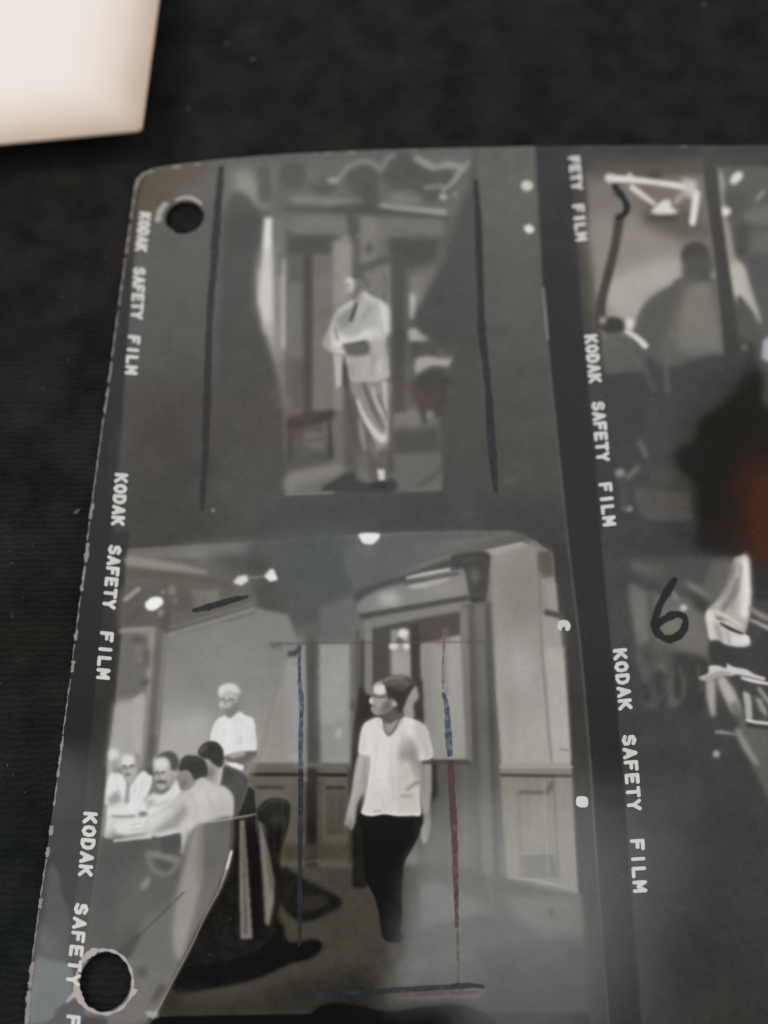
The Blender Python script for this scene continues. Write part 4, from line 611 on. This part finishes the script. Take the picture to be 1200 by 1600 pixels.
# ---------------------------------------------------------------- black cloth under everything
def cloth_mat():
    m = bpy.data.materials.new('black_cloth'); m.use_nodes = True; nt = m.node_tree; b = nt.nodes['Principled BSDF']; N = nt.nodes.new; L = nt.links.new
    tcn = N('ShaderNodeTexCoord')
    n = N('ShaderNodeTexNoise'); n.inputs['Scale'].default_value = 130; n.inputs['Detail'].default_value = 8; n.inputs['Roughness'].default_value = .65; L(tcn.outputs['Object'], n.inputs['Vector'])
    cr = N('ShaderNodeValToRGB'); e = cr.color_ramp.elements; e[0].position = .32; e[0].color = (.003, .0045, .0057, 1); e[1].position = .68; e[1].color = (.024, .0235, .022, 1); L(n.outputs[0], cr.inputs[0])
    w = N('ShaderNodeTexWave'); w.bands_direction = 'Y'; w.inputs['Scale'].default_value = 400; w.inputs['Distortion'].default_value = 5.0; w.inputs['Detail'].default_value = 3; w.inputs['Detail Scale'].default_value = 2; L(tcn.outputs['Object'], w.inputs['Vector'])
    n3 = N('ShaderNodeTexNoise'); n3.inputs['Scale'].default_value = 2500; n3.inputs['Detail'].default_value = 2; L(tcn.outputs['Object'], n3.inputs['Vector'])
    mx = N('ShaderNodeMix'); mx.data_type = 'RGBA'; mx.blend_type = 'MULTIPLY'; mx.inputs[0].default_value = .30; L(cr.outputs[0], mx.inputs[6]); L(w.outputs[0], mx.inputs[7]); 
    n4 = N('ShaderNodeTexNoise'); n4.inputs['Scale'].default_value = 34; n4.inputs['Detail'].default_value = 3; L(tcn.outputs['Object'], n4.inputs['Vector'])
    cr2 = N('ShaderNodeValToRGB'); f = cr2.color_ramp.elements; f[0].position = .38; f[0].color = (.80, .96, 1.0, 1); f[1].position = .62; f[1].color = (1, .86, .74, 1); L(n4.outputs[0], cr2.inputs[0])
    m2 = N('ShaderNodeMix'); m2.data_type = 'RGBA'; m2.blend_type = 'MULTIPLY'; m2.inputs[0].default_value = 1; L(mx.outputs[2], m2.inputs[6]); L(cr2.outputs[0], m2.inputs[7]); L(m2.outputs[2], b.inputs['Base Color'])
    ad = N('ShaderNodeMath'); ad.operation = 'ADD'; L(w.outputs['Fac'], ad.inputs[0]); L(n3.outputs[0], ad.inputs[1])
    bp = N('ShaderNodeBump'); bp.inputs['Strength'].default_value = .7; bp.inputs['Distance'].default_value = .0003; L(ad.outputs[0], bp.inputs['Height']); L(bp.outputs[0], b.inputs['Normal'])
    b.inputs['Roughness'].default_value = .95; b.inputs['Specular IOR Level'].default_value = .12
    b.inputs['Sheen Weight'].default_value = .012; b.inputs['Sheen Roughness'].default_value = .6
    return m
def cloth_z(x, y): return -0.75+0.22*math.sin(x*.08+1)*math.sin(y*.06)+.12*math.sin(x*.21+y*.13)
V = []; Fc = []; nx, ny = 150, 150
for j in range(ny+1):
    for i in range(nx+1):
        x = -330+i*660/nx; y = -300+j*660/ny; V.append((x, y, cloth_z(x, y)))
for j in range(ny):
    for i in range(nx): a = j*(nx+1)+i; Fc.append((a, a+1, a+nx+2, a+nx+1))
tag(mesh('ground', V, Fc, cloth_mat(), smooth=True), kind='structure')

# ---------------------------------------------------------------- pale card lying at the top left
def card():
    z = 4.0; root = None
    A = Vector(pl(248, 0, z)); B = Vector(pl(221, 203, z)); Cc = Vector(pl(0, 224, z))
    e1 = (A-B).normalized(); e2 = (Cc-B).normalized(); W, Hh = 110, 150
    # rounded near corner, then the far ones
    n = 10; out = []; r = 1.0
    for k in range(n+1):
        t = k/n; out.append(B+e1*r*(1-t)**2+e2*r*t**2)
    out += [B+e2*W, B+e2*W+e1*Hh, B+e1*Hh]
    N = len(out); c = sum(out, Vector((0, 0)))/N
    V = [(p.x, p.y, z) for p in out]+[(p.x, p.y, z-.45) for p in out]
    Fc = [tuple(range(N))[::-1] if False else tuple(range(N)), tuple(range(N, 2*N))[::-1]]+[(i, i+N, (i+1) % N+N, (i+1) % N) for i in range(N)]
    m = bpy.data.materials.new('cream_card'); m.use_nodes = True; nt = m.node_tree; b = nt.nodes['Principled BSDF']; Nn = nt.nodes.new; L = nt.links.new
    # yellowing plus warm edge shade, both painted inwards from the card's edges
    tcn = Nn('ShaderNodeTexCoord'); 
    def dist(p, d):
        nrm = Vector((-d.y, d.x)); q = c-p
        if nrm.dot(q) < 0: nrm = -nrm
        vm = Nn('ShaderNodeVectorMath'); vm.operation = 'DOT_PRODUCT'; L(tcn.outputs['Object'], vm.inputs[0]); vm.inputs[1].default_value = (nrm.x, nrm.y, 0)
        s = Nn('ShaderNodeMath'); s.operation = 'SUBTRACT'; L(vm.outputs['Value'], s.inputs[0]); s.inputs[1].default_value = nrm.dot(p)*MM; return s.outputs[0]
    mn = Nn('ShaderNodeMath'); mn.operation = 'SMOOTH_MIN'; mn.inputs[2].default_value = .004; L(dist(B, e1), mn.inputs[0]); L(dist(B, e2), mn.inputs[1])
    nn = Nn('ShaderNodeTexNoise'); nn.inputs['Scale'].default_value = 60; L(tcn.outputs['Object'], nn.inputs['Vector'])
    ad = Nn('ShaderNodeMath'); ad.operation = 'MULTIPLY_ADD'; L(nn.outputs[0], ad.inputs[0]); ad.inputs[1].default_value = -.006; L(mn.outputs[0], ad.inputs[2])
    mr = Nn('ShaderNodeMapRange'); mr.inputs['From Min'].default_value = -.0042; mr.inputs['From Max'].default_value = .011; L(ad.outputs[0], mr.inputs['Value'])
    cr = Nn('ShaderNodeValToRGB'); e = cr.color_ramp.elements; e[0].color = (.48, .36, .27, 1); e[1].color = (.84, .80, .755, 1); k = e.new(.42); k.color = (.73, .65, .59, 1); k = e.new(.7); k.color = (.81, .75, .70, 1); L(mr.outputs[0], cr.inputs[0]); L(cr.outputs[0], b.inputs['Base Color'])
    b.inputs['Roughness'].default_value = .7; b.inputs['Specular IOR Level'].default_value = .2
    return tag(mesh('paper_card', V, Fc, m), label='plain cream paper card with yellowing and shade painted along its edges, lying on the black cloth above the photo sheet', category='card')
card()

# ---------------------------------------------------------------- the contact sheet
BL = pl(210, 300)
edgeL = [pl(x, y) for x, y in ((213, 286), (210, 300), (163, 640), (151, 720), (107, 1075), (93, 1180), (74, 1310), (55, 1450), (38, 1600))]
topE = [pl(x, y) for x, y in ((213, 290), (216, 281), (224, 273), (240, 266), (262, 262), (300, 257), (350, 251), (430, 244), (540, 238), (700, 233), (835, 230), (1000, 229), (1200, 230), (1400, 234))]
def lerp_tab(tab, k, v):
    """tab of points, interpolate the other coordinate at coordinate k == v (linear ends)"""
    T = sorted(tab, key=lambda p: p[k]); j = 1-k
    xs = [p[k] for p in T]; ys = [p[j] for p in T]
    if v <= xs[0]: a, b = 0, 1
    elif v >= xs[-1]: a, b = len(xs)-2, len(xs)-1
    else:
        b = next(i for i in range(1, len(xs)) if xs[i] >= v); a = b-1
    return ys[a]+(ys[b]-ys[a])*(v-xs[a])/(xs[b]-xs[a]+1e-9)
XL = np.linspace(0, 1, 2)
def left_x(y): return lerp_tab(edgeL, 1, y)
def top_y(x):
    xr = topE[-1][0]
    return topE[-1][1] if x > xr else lerp_tab(topE, 0, x)
hole1 = (*pl(288.5, 340), None); hole2 = (*pl(166, 1533), None)
H1 = (hole1[0], hole1[1]); H2 = (hole2[0], hole2[1])
R1x, R1y = 3.15, 3.05; R2x, R2y = 3.50, 4.15
r1 = (pl(319, 340)[0]-pl(258, 340)[0])/2; r1y = abs(pl(288, 314)[1]-pl(288, 366)[1])/2
r2 = (pl(208, 1533)[0]-pl(124, 1533)[0])/2; r2y = abs(pl(166, 1486)[1]-pl(166, 1581)[1])/2
HO = [(H1, r1, r1y), (H2, r2, r2y)]
print('hole radii', r1, r1y, r2, r2y)
crease = [pl(x, y) for x, y in ((366, 1262), (363, 1333), (345, 1388), (300, 1478), (262, 1550), (236, 1600), (180, 1710))]
def sstep(a, b, v):
    t = min(1, max(0, (v-a)/(b-a))); return t*t*(3-2*t)
def height(x, y):
    """the sheet lies flat; its lower left corner is bent down from a crease, edges lift slightly"""
    z = 0.0
    cy0 = crease[0][1]
    if y < cy0+10:
        cx = lerp_tab(crease, 1, y); d = x-cx; w = 1-sstep(cy0-2, cy0+8, y)
        z += w*(0.62*math.exp(-max(d, 0)/9.0) if d > 0 else 0.62+0.045*d)
    z += 0.10*math.sin(x*.055+.5)*math.sin(y*.05+.4)+.03*math.sin(x*.19-y*.11)
    ty = top_y(x)-y
    z += .25*math.exp(-ty/7.0)
    return z
x_right = 118.0; y_bot = -150.0
xs = []
# rows of constant sheet y; columns blend from the left edge to the right side
cell = .55
ncol = int(175/cell); ysl = np.concatenate([np.arange(100, -48, -cell), np.arange(-48, y_bot, -4.0)])
# frame zones in drafting space
def zone(x, y):
    px_, py_ = inv(x, y)
    e = lambda a: np.interp(py_, [240, 500, 870, 1200, 1430, 1600], a)
    s1r = e([833, 852, 890, 923, 937, 951]); s2l = e([887, 910, 941, 973, 988, 1003])
    f1l = np.interp(py_, [300, 500, 830, 1060, 1270, 1480, 1600], [222, 202, 175, 150, 130, 112, 100])
    if px_ > s2l+28: return 2 if py_ < 868 else 3
    if px_ > s1r-18 or px_ < f1l+24: return 4
    top = np.interp(px_, [200, 300, 385, 500, 640, 795, 838, 866], [858, 852, 848, 838, 832, 830, 846, 868])
    if py_ < top: return 0
    if py_ > 1584: return 4
    return 1
parts = {0: 'upper_exposure', 1: 'lower_exposure', 2: 'upper_exposure', 3: 'lower_exposure', 4: 'film_margin'}
plabel = {0: 'exposure of a standing man in a pale suit with folded arms', 1: 'exposure of a man in a white shirt walking past a table of seated men',
          2: 'exposure of a big man seen from behind under lamps', 3: 'exposure with pale hands and cloth marked with a 6', 4: 'dark film edges and borders of the sheet'}
nrow = len(ysl)
# v parameter: rows run from the curved top edge to the bottom
Vv = np.zeros((nrow, ncol+1, 3))
xl0 = left_x(ysl[-1])
for i in range(ncol+1):
    for j in range(nrow):
        yb = ysl[j]; w = sstep(40, 82, yb)
        xl = left_x(yb); s = i/ncol; x = xl+(x_right-xl)*s
        y = yb
        Vv[j, i, 0] = x
        # stretch the top 40 mm so that the first row follows the edge
        y = 60+(yb-60)*((top_y(x)-60)/40.0) if yb > 60 else yb
        Vv[j, i, 1] = y
for j in range(nrow):
    for i in range(ncol+1):
        x, y, _ = Vv[j, i]
        for (hx, hy), ra, rb in HO:
            dx, dy = (x-hx)/ra, (y-hy)/rb; rr = math.hypot(dx, dy)
            if abs(rr-1) < .62*cell/min(ra, rb) and rr > 1e-6:
                a = math.atan2(dy, dx); wob_ = 1+.012*math.sin(3*a+1)+.008*math.sin(7*a)
                Vv[j, i, 0] = hx+dx/rr*ra*wob_; Vv[j, i, 1] = hy+dy/rr*rb*wob_
        Vv[j, i, 2] = height(Vv[j, i, 0], Vv[j, i, 1])
sheet = empty('contact_sheet', (0, 30, 0))
tag(sheet, label='worn glossy black and white contact sheet with two punch holes lying on black cloth', category='contact sheet')
zoneF = {}; part = {}
for j in range(nrow-1):
    for i in range(ncol):
        q = Vv[[j, j+1, j+1, j], [i, i, i+1, i+1]]; c = q.mean(0)
        if any(math.hypot((c[0]-hx)/ra, (c[1]-hy)/rb) < 1.0 for (hx, hy), ra, rb in HO): continue
        zoneF.setdefault(int(zone(c[0], c[1])), []).append((j*(ncol+1)+i, (j+1)*(ncol+1)+i, (j+1)*(ncol+1)+i+1, j*(ncol+1)+i+1))
allV = Vv.reshape(-1, 3)
off = np.array([0, 30, 0])
for zid, faces in zoneF.items():
    used = sorted({v for f in faces for v in f}); mp = {v: k for k, v in enumerate(used)}
    VV = allV[used]; uv = np.column_stack([(VV[:, 0]-TX0)/(TX1-TX0), (VV[:, 1]-TY0)/(TY1-TY0)])
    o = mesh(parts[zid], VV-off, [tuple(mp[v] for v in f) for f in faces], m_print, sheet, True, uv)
    o['label'] = plabel[zid]; part['film_margin' if zid == 4 else zid] = o
# paper core: thickness seen at the edges and in the punch holes
rd = random.Random(5)
def ribbon(name, pts, widths, mat, dz=.05, parent=sheet, label=None, closed=False, jag=0):
    """flat strip following pts (drafting coordinates) lying on the sheet"""
    widths = ([q*.62 for q in widths] if name == 'worn_edge' and not isinstance(widths, (int, float)) else widths); P3 = [Vector(pl(*p)) for p in pts]; n = len(P3); V = []; Fc = []
    for k in range(n):
        a = P3[(k-1) % n] if (closed or k > 0) else P3[0]; b = P3[(k+1) % n] if (closed or k < n-1) else P3[-1]
        t = (b-a).normalized(); nn = Vector((-t.y, t.x)); w = (widths if isinstance(widths, (int, float)) else widths[k])*.5/11.0
        for sgn in (1, -1):
            p = P3[k]+nn*sgn*w*(1+jag*rd.uniform(-1, 1)); V.append((p.x, p.y-30, height(p.x, p.y)+dz))
    m_ = n if closed else n-1
    for k in range(m_): a = 2*k; b = 2*((k+1) % n); Fc.append((a, a+1, b+1, b))
    o = mesh(name, V, Fc, mat, parent)
    if label: o['label'] = label
    return o
def dens(pts, step=6, closed=False):
    Q = spline(pts, closed, 8); out = [tuple(Q[0])]
    for q in Q[1:]:
        if math.hypot(q[0]-out[-1][0], q[1]-out[-1][1]) >= step: out.append(tuple(q))
    return out
# skirts: sheet edge and hole walls
def wall(name, loop, depth, closed):
    V = []; Fc = []
    for x, y in loop: z = height(x, y); V += [(x, y-30, z+.004), (x, y-30, z-depth)]
    n = len(loop)
    for k in range(n if closed else n-1): a = 2*k; b = 2*((k+1) % n); Fc.append((a, b, b+1, a+1))
    return mesh(name, V, Fc, m_rim, sheet)
for (hx, hy), ra, rb in HO:
    wall('punch_hole_wall', [(hx+ra*.995*math.cos(t), hy+rb*.995*math.sin(t)) for t in np.linspace(0, 2*math.pi, 60, endpoint=False)], .3, True)
wall('sheet_edge', [tuple(Vv[j, 0, :2]) for j in range(nrow-1, -1, -1)]+[tuple(Vv[0, i, :2]) for i in range(ncol+1)], .3, False)
# worn white rim along the left and top edges: many broken flakes, one ragged strip per stretch
def rim(x0y0, x1y1, wmin, wmax, seed):
    r = random.Random(seed); n = max(3, int(math.hypot(x1y1[0]-x0y0[0], x1y1[1]-x0y0[1])/4)); pts = []; ws = []
    for k in range(n+1):
        t = k/n; pts.append((x0y0[0]+(x1y1[0]-x0y0[0])*t+r.uniform(-.5, .5), x0y0[1]+(x1y1[1]-x0y0[1])*t))
        ws.append((wmin+(wmax-wmin)*(.5+.5*math.sin(k*1.1+seed))*r.uniform(.7, 1))*(1 if k not in (0, n) else .75))
    return pts, ws
def edge_x(y): return float(np.interp(y, [286, 300, 640, 720, 1075, 1180, 1310, 1450, 1600], [213, 210, 163, 151, 107, 93, 74, 55, 38]))
segs = [(290, 345, 3, 6), (352, 400, 3, 7), (405, 480, 2, 5), (486, 560, 1.5, 4), (565, 600, 4, 7), (604, 648, 3, 6), (652, 790, 1.5, 3.5), (786, 812, 6, 9), (815, 845, 1, 4), (848, 880, 7, 11), (884, 925, 4, 8), (930, 985, 1, 4), (984, 1002, 6, 9), (1006, 1030, 1, 3),
        (1032, 1052, 7, 10), (1060, 1150, 1, 3.5), (1150, 1215, 3, 7), (1222, 1262, 1.5, 5), (1290, 1306, 7, 10), (1324, 1340, 6, 9), (1342, 1405, 1.5, 3.5), (1404, 1420, 7, 9), (1422, 1500, 1.5, 3.5), (1502, 1545, 5, 10), (1548, 1640, 7, 11)]
for k, (a, b, w0, w1) in enumerate(segs):
    pts, ws = rim((edge_x(a)+w1*.2, a), (edge_x(b)+w1*.2, b), w0, w1, k)
    ribbon('worn_edge', dens(pts, 2.5), list(np.interp(np.linspace(0, 1, len(dens(pts, 2.5))), np.linspace(0, 1, len(ws)), ws)), m_rim, .03, jag=.4)
ribbon('worn_edge', dens([(214, 296), (217, 284), (226, 275), (243, 268)], 3), 5, m_rim, .03, jag=.4)
for k, (a, b, w0, w1) in enumerate([(243, 300, 1.5, 3), (270, 284, 6, 9), (303, 314, 6, 8), (320, 420, 1, 2.4), (430, 500, 1, 2.2), (505, 520, 4, 6), (543, 556, 4, 6), (560, 640, 1, 2), (640, 655, 3, 4), (660, 835, 1, 1.8), (1062, 1072, 3, 5)]):
    ty = lambda x: float(np.interp(x, [213, 224, 240, 262, 300, 350, 430, 540, 700, 835, 1000, 1200], [290, 273, 266, 262, 257, 251, 244, 238, 233, 230, 229, 230]))
    pts, ws = rim((a, ty(a)+w1*.4), (b, ty(b)+w1*.4), w0, w1, k+50); ribbon('worn_edge', pts, ws, m_rim, .03)
# frayed paper around the punch holes
def arc(cx, cy, rx, ry, a0, a1, n=26): return [(cx+rx*math.cos(math.radians(a0+(a1-a0)*k/n)), cy+ry*math.sin(math.radians(a0+(a1-a0)*k/n))) for k in range(n+1)]
m_pale = material('bare_paper', (.46, .41, .385), .8, .2, (700, .2, (.40, .37, .35)))
m_tan = material('bare_tan_paper', (.40, .36, .33), .8, .2, (700, .2, (.33, .31, .30)))
ribbon('torn_hole_rim', arc(284, 344, 36, 32, 172, 232, 16), [5]+[10+1.5*math.sin(k) for k in range(15)]+[6], m_tan, .03)
ribbon('torn_hole_rim', arc(292, 340, 30, 30, 235, 320, 16), [5+3*math.sin(k/5) for k in range(17)], m_tan, .03)
ribbon('torn_hole_rim', arc(166, 1533, 46, 51, 120, 258, 30), [3, 4]+[5+3.5*math.sin(k*.35-.6)+1.3*math.sin(k*2.3) for k in range(27)]+[4, 2], m_pale, .035)
ribbon('torn_hole_rim', arc(166, 1533, 43.5, 49.5, 256, 380, 24), [3+1.0*math.sin(k*1.3) for k in range(25)], m_pale, .035)
ribbon('torn_hole_rim', arc(166, 1533, 45, 49.5, 16, 122, 24), [3.0+1.2*math.sin(k*.9) for k in range(25)], m_pale, .035)
ribbon('torn_hole_rim', [(213, 1543), (210, 1550), (206, 1556)], [8, 7, 2], m_pale, .04)

# ---------------------------------------------------------------- edge printing: words of the film maker and frame marks
GLY = {'K': [[(0, 0), (0, 1)], [(.62, 1), (.1, .45)], [(.22, .55), (.66, 0)]], 'D': [[(0, 0), (0, 1), (.3, 1), (.55, .85), (.64, .5), (.55, .15), (.3, 0), (0, 0)]],
       'O': [[(.33, 0), (.08, .16), (0, .5), (.08, .84), (.33, 1), (.58, .84), (.66, .5), (.58, .16), (.33, 0)]], 'A': [[(0, 0), (.33, 1), (.66, 0)], [(.14, .32), (.52, .32)]],
       'S': [[(.6, .86), (.33, 1), (.06, .86), (.06, .62), (.33, .52), (.6, .4), (.6, .14), (.33, 0), (.02, .14)]], 'F': [[(0, 0), (0, 1), (.6, 1)], [(0, .52), (.48, .52)]],
       'E': [[(.6, 0), (0, 0), (0, 1), (.6, 1)], [(0, .52), (.5, .52)]], 'T': [[(0, 1), (.66, 1)], [(.33, 1), (.33, 0)]], 'Y': [[(0, 1), (.33, .45), (.66, 1)], [(.33, .45), (.33, 0)]],
       'I': [[(.33, 0), (.33, 1)]], 'L': [[(0, 1), (0, 0), (.6, 0)]], 'M': [[(0, 0), (0, 1), (.36, .35), (.72, 1), (.72, 0)]]}
def word(text, p0, p1, cap, label=None, wt=.27):
    """letters read from p0 down to p1, their tops to the right; cap = letter height"""
    d = np.array(p1, float)-np.array(p0, float); Ln = np.hypot(*d); d /= Ln; up = np.array([d[1], -d[0]])
    if up[0] < 0: up = -up
    V = []; Fc = []; n = len(text); pitch = Ln/(n-.2); lv = 0
    for c, ch in enumerate(text):
        for st in GLY[ch]:
            for k in range(len(st)-1):
                q = []
                for (gx_, gy_) in (st[k], st[k+1]):
                    wd = .72 if ch == 'M' else .66
                    q.append(np.array(p0)+d*(pitch*(c+.13)+gx_/wd*pitch*.61)+up*((gy_-.5)*cap*.8))
                w = cap*wt/2*rd.uniform(.93, 1.07); t = q[1]-q[0]; t /= np.hypot(*t)+1e-9; a0 = math.atan2(t[1], t[0]); b0 = len(V); lv += 1
                for e, ctr in ((1, q[0]), (0, q[1])):
                    for m in range(7):
                        a = a0+(math.pi/2 if e else -math.pi/2)+math.pi*m/6; X, Y = pl(ctr[0]+w*math.cos(a), ctr[1]+w*math.sin(a)); V.append((X, Y-30, height(X, Y)+.04+.0016*lv))
                Fc.append(tuple(range(b0, b0+14))[::-1])
    o = mesh('edge_lettering', V, Fc, m_text, part['film_margin'])
    if label: o['label'] = label
    return o
for t, a, b, c in (('KODAK', (228, 334), (221, 393), 18), ('SAFETY', (218.5, 419), (214, 498), 18.5), ('FILM', (210, 525), (205, 584), 18.5),
                   ('KODAK', (190, 740), (184, 820), 20), ('SAFETY', (180, 852), (170, 950), 20), ('FILM', (167, 987), (160.5, 1060), 20.5),
                   ('KODAK', (141, 1269), (133, 1368), 22), ('SAFETY', (128, 1411), (115, 1538), 21.5), ('FILM', (117, 1584), (108, 1690), 21.5),
                   ('FETY', (896, 246), (902, 296), 17), ('FILM', (903, 320), (909, 375), 17.5), ('KODAK', (923, 523), (930, 597), 19.5), ('SAFETY', (934, 628), (942, 720), 20), ('FILM', (945, 755), (952, 821), 20),
                   ('KODAK', (968, 1014), (977, 1108), 21), ('SAFETY', (982, 1148), (991, 1265), 21.5), ('FILM', (995, 1311), (1000, 1393), 21.5)):
    word(t, a, b, c, 'white edge lettering '+t.lower())
def blot(name, pts, mat, dz=.05, label=None):
    Q = [pl(*q) for q in spline(pts, True, 4)]; V = [(x, y-30, height(x, y)+dz) for x, y in Q]
    o = mesh(name, V, [tuple(range(len(V)))], mat, part['film_margin'])
    if label: o['label'] = label
    return o
blot('frame_mark', [(871, 973), (878, 969), (887, 971), (891, 978), (889, 985), (884, 986), (882, 980), (878, 981), (876, 986), (871, 982)], m_text, label='white arched frame mark on the film edge')
blot('frame_mark', [(901, 1246), (908, 1244), (917, 1246), (919, 1255), (916, 1261), (905, 1261), (900, 1256)], m_text, label='square white frame mark on the film edge')

# ---------------------------------------------------------------- grease pencil crop marks
def mark(name, pts, w, mat, label, jag=.12, dz=.07):
    D = dens(pts, 4); n = len(D); W = [np.interp(k/(n-1), np.linspace(0, 1, len(w)), w)*(1+.08*math.sin(k*1.7)+.06*math.sin(k*.6)) if not isinstance(w, (int, float)) else w for k in range(n)]
    mx, my = pts[len(pts)//2]; par = part[(0 if my < 810 else 1) if mx < 900 else (2 if my < 860 else 3)]
    return ribbon(name, D, [x*(1.15 if mat is m_black_wax and max(W) > 9 else .72 if mat in (m_blue, m_red, m_navy, m_pink) else .9) for x in W], mat, dz, label=label, jag=jag, parent=par)
mark('crop_line', [(347, 262), (341, 320), (335, 400), (328, 490), (324, 600), (321, 700), (315, 798)], [7, 12, 11, 9, 10, 9, 5], m_black_wax, 'black crop line left of the suited man')
mark('crop_line', [(743, 280), (747, 340), (751, 450), (753, 520), (762, 600), (768, 690), (775, 770)], [6, 11, 9, 11, 9, 12, 5], m_black_wax, 'black crop line right of the suited man')
mark('crop_line', [(468, 1010), (468, 1060), (471, 1100), (470, 1150), (470, 1200)], [4, 7, 9, 8, 8], m_blue, 'blue upper half of the crop line beside the back wall')
mark('crop_line', [(470, 1200), (470, 1260), (469, 1340), (469, 1420), (468, 1478)], [8, 9, 8, 9, 5], m_navy, 'dark lower half of the crop line beside the back wall')
mark('crop_line', [(692, 1082), (697, 1100), (700, 1140), (703, 1186)], [6, 10, 13, 11], m_blue, 'blue top of the crop line through the doorway')
mark('crop_line', [(703, 1188), (706, 1240), (709, 1290), (712, 1370), (714, 1450)], [11, 12, 12, 9, 6], m_red, 'red lower part of the crop line through the doorway')
mark('crop_line', [(715, 1452), (716, 1500), (716, 1536)], [5, 6, 5], m_pink, 'faded pink end of the crop line')
mark('crop_line', [(696, 985), (692, 1030), (692, 1080)], [5, 4, 5], m_pink, 'faint pink start of the crop line in the doorway')
mark('crop_line', [(452, 1556), (520, 1552), (612, 1548)], [5, 9, 7], m_navy, 'dark blue line under the walking man')
mark('crop_line', [(612, 1547), (690, 1543), (735, 1540), (758, 1543)], [6, 6, 7, 4], m_black_wax, 'black end of the line under the walking man')
mark('crop_line', [(620, 1554), (680, 1552), (750, 1550)], [6, 8, 4], m_pink, 'pink line under the black line')
mark('crop_line', [(300, 954), (330, 947), (360, 938), (388, 932)], [5, 11, 10, 4], m_six, 'thick black dash on the ceiling of the lower exposure')
mark('crop_line', [(959, 287), (963, 296), (971, 306), (978, 317), (979, 328), (973, 337), (962, 342)], [8, 14, 14, 15, 14, 11, 7], m_six, 'black hooked mark at the upper right exposure')
mark('handwritten_number', [(1056, 903), (1042, 925), (1029, 950), (1023, 975), (1030, 992), (1047, 999), (1064, 990), (1071, 974), (1067, 962), (1052, 961), (1036, 969), (1026, 981)], [8, 12, 11, 12, 13, 12, 12, 11, 10, 12, 11, 7], m_six, 'handwritten black number 6')

# ---------------------------------------------------------------- lint on the cloth
V = []; Fc = []
rl = random.Random(3); m_lint = material('grey_lint', (.09, .09, .085), .9, .1)
spots = [(354, 66, 4), (1100, 6, 5), (120, 800, 5), (295, 172, 3), (395, 92, 5)]+[(rl.uniform(0, 1200), rl.uniform(0, 225), rl.uniform(.8, 2)) for _ in range(26)]+[(rl.uniform(0, 190), rl.uniform(240, 760), rl.uniform(.8, 2)) for _ in range(18)]+[(rl.uniform(0, 60), rl.uniform(760, 1300), rl.uniform(.8, 1.8)) for _ in range(12)]
for x, y, r in spots:
    X, Y = pl(x, y, -.6); r *= .08; b0 = len(V); n = 7; zc = cloth_z(X, Y)+.12; ang = rl.uniform(0, 3)
    for lv in (0, 1):
        for k in range(n):
            t = 2*math.pi*k/n; rr = r*rl.uniform(.5, 1.2); V.append((X+rr*math.cos(t)*1.5*math.cos(ang)-rr*math.sin(t)*.6*math.sin(ang), Y+rr*math.cos(t)*1.5*math.sin(ang)+rr*math.sin(t)*.6*math.cos(ang), zc+lv*r*.5))
    Fc += [(b0+k, b0+(k+1) % n, b0+n+(k+1) % n, b0+n+k) for k in range(n)]+[tuple(b0+n+k for k in range(n))]
tag(mesh('lint', V, Fc, m_lint), kind='stuff', label='tiny grey specks of lint scattered on the black cloth', category='lint')
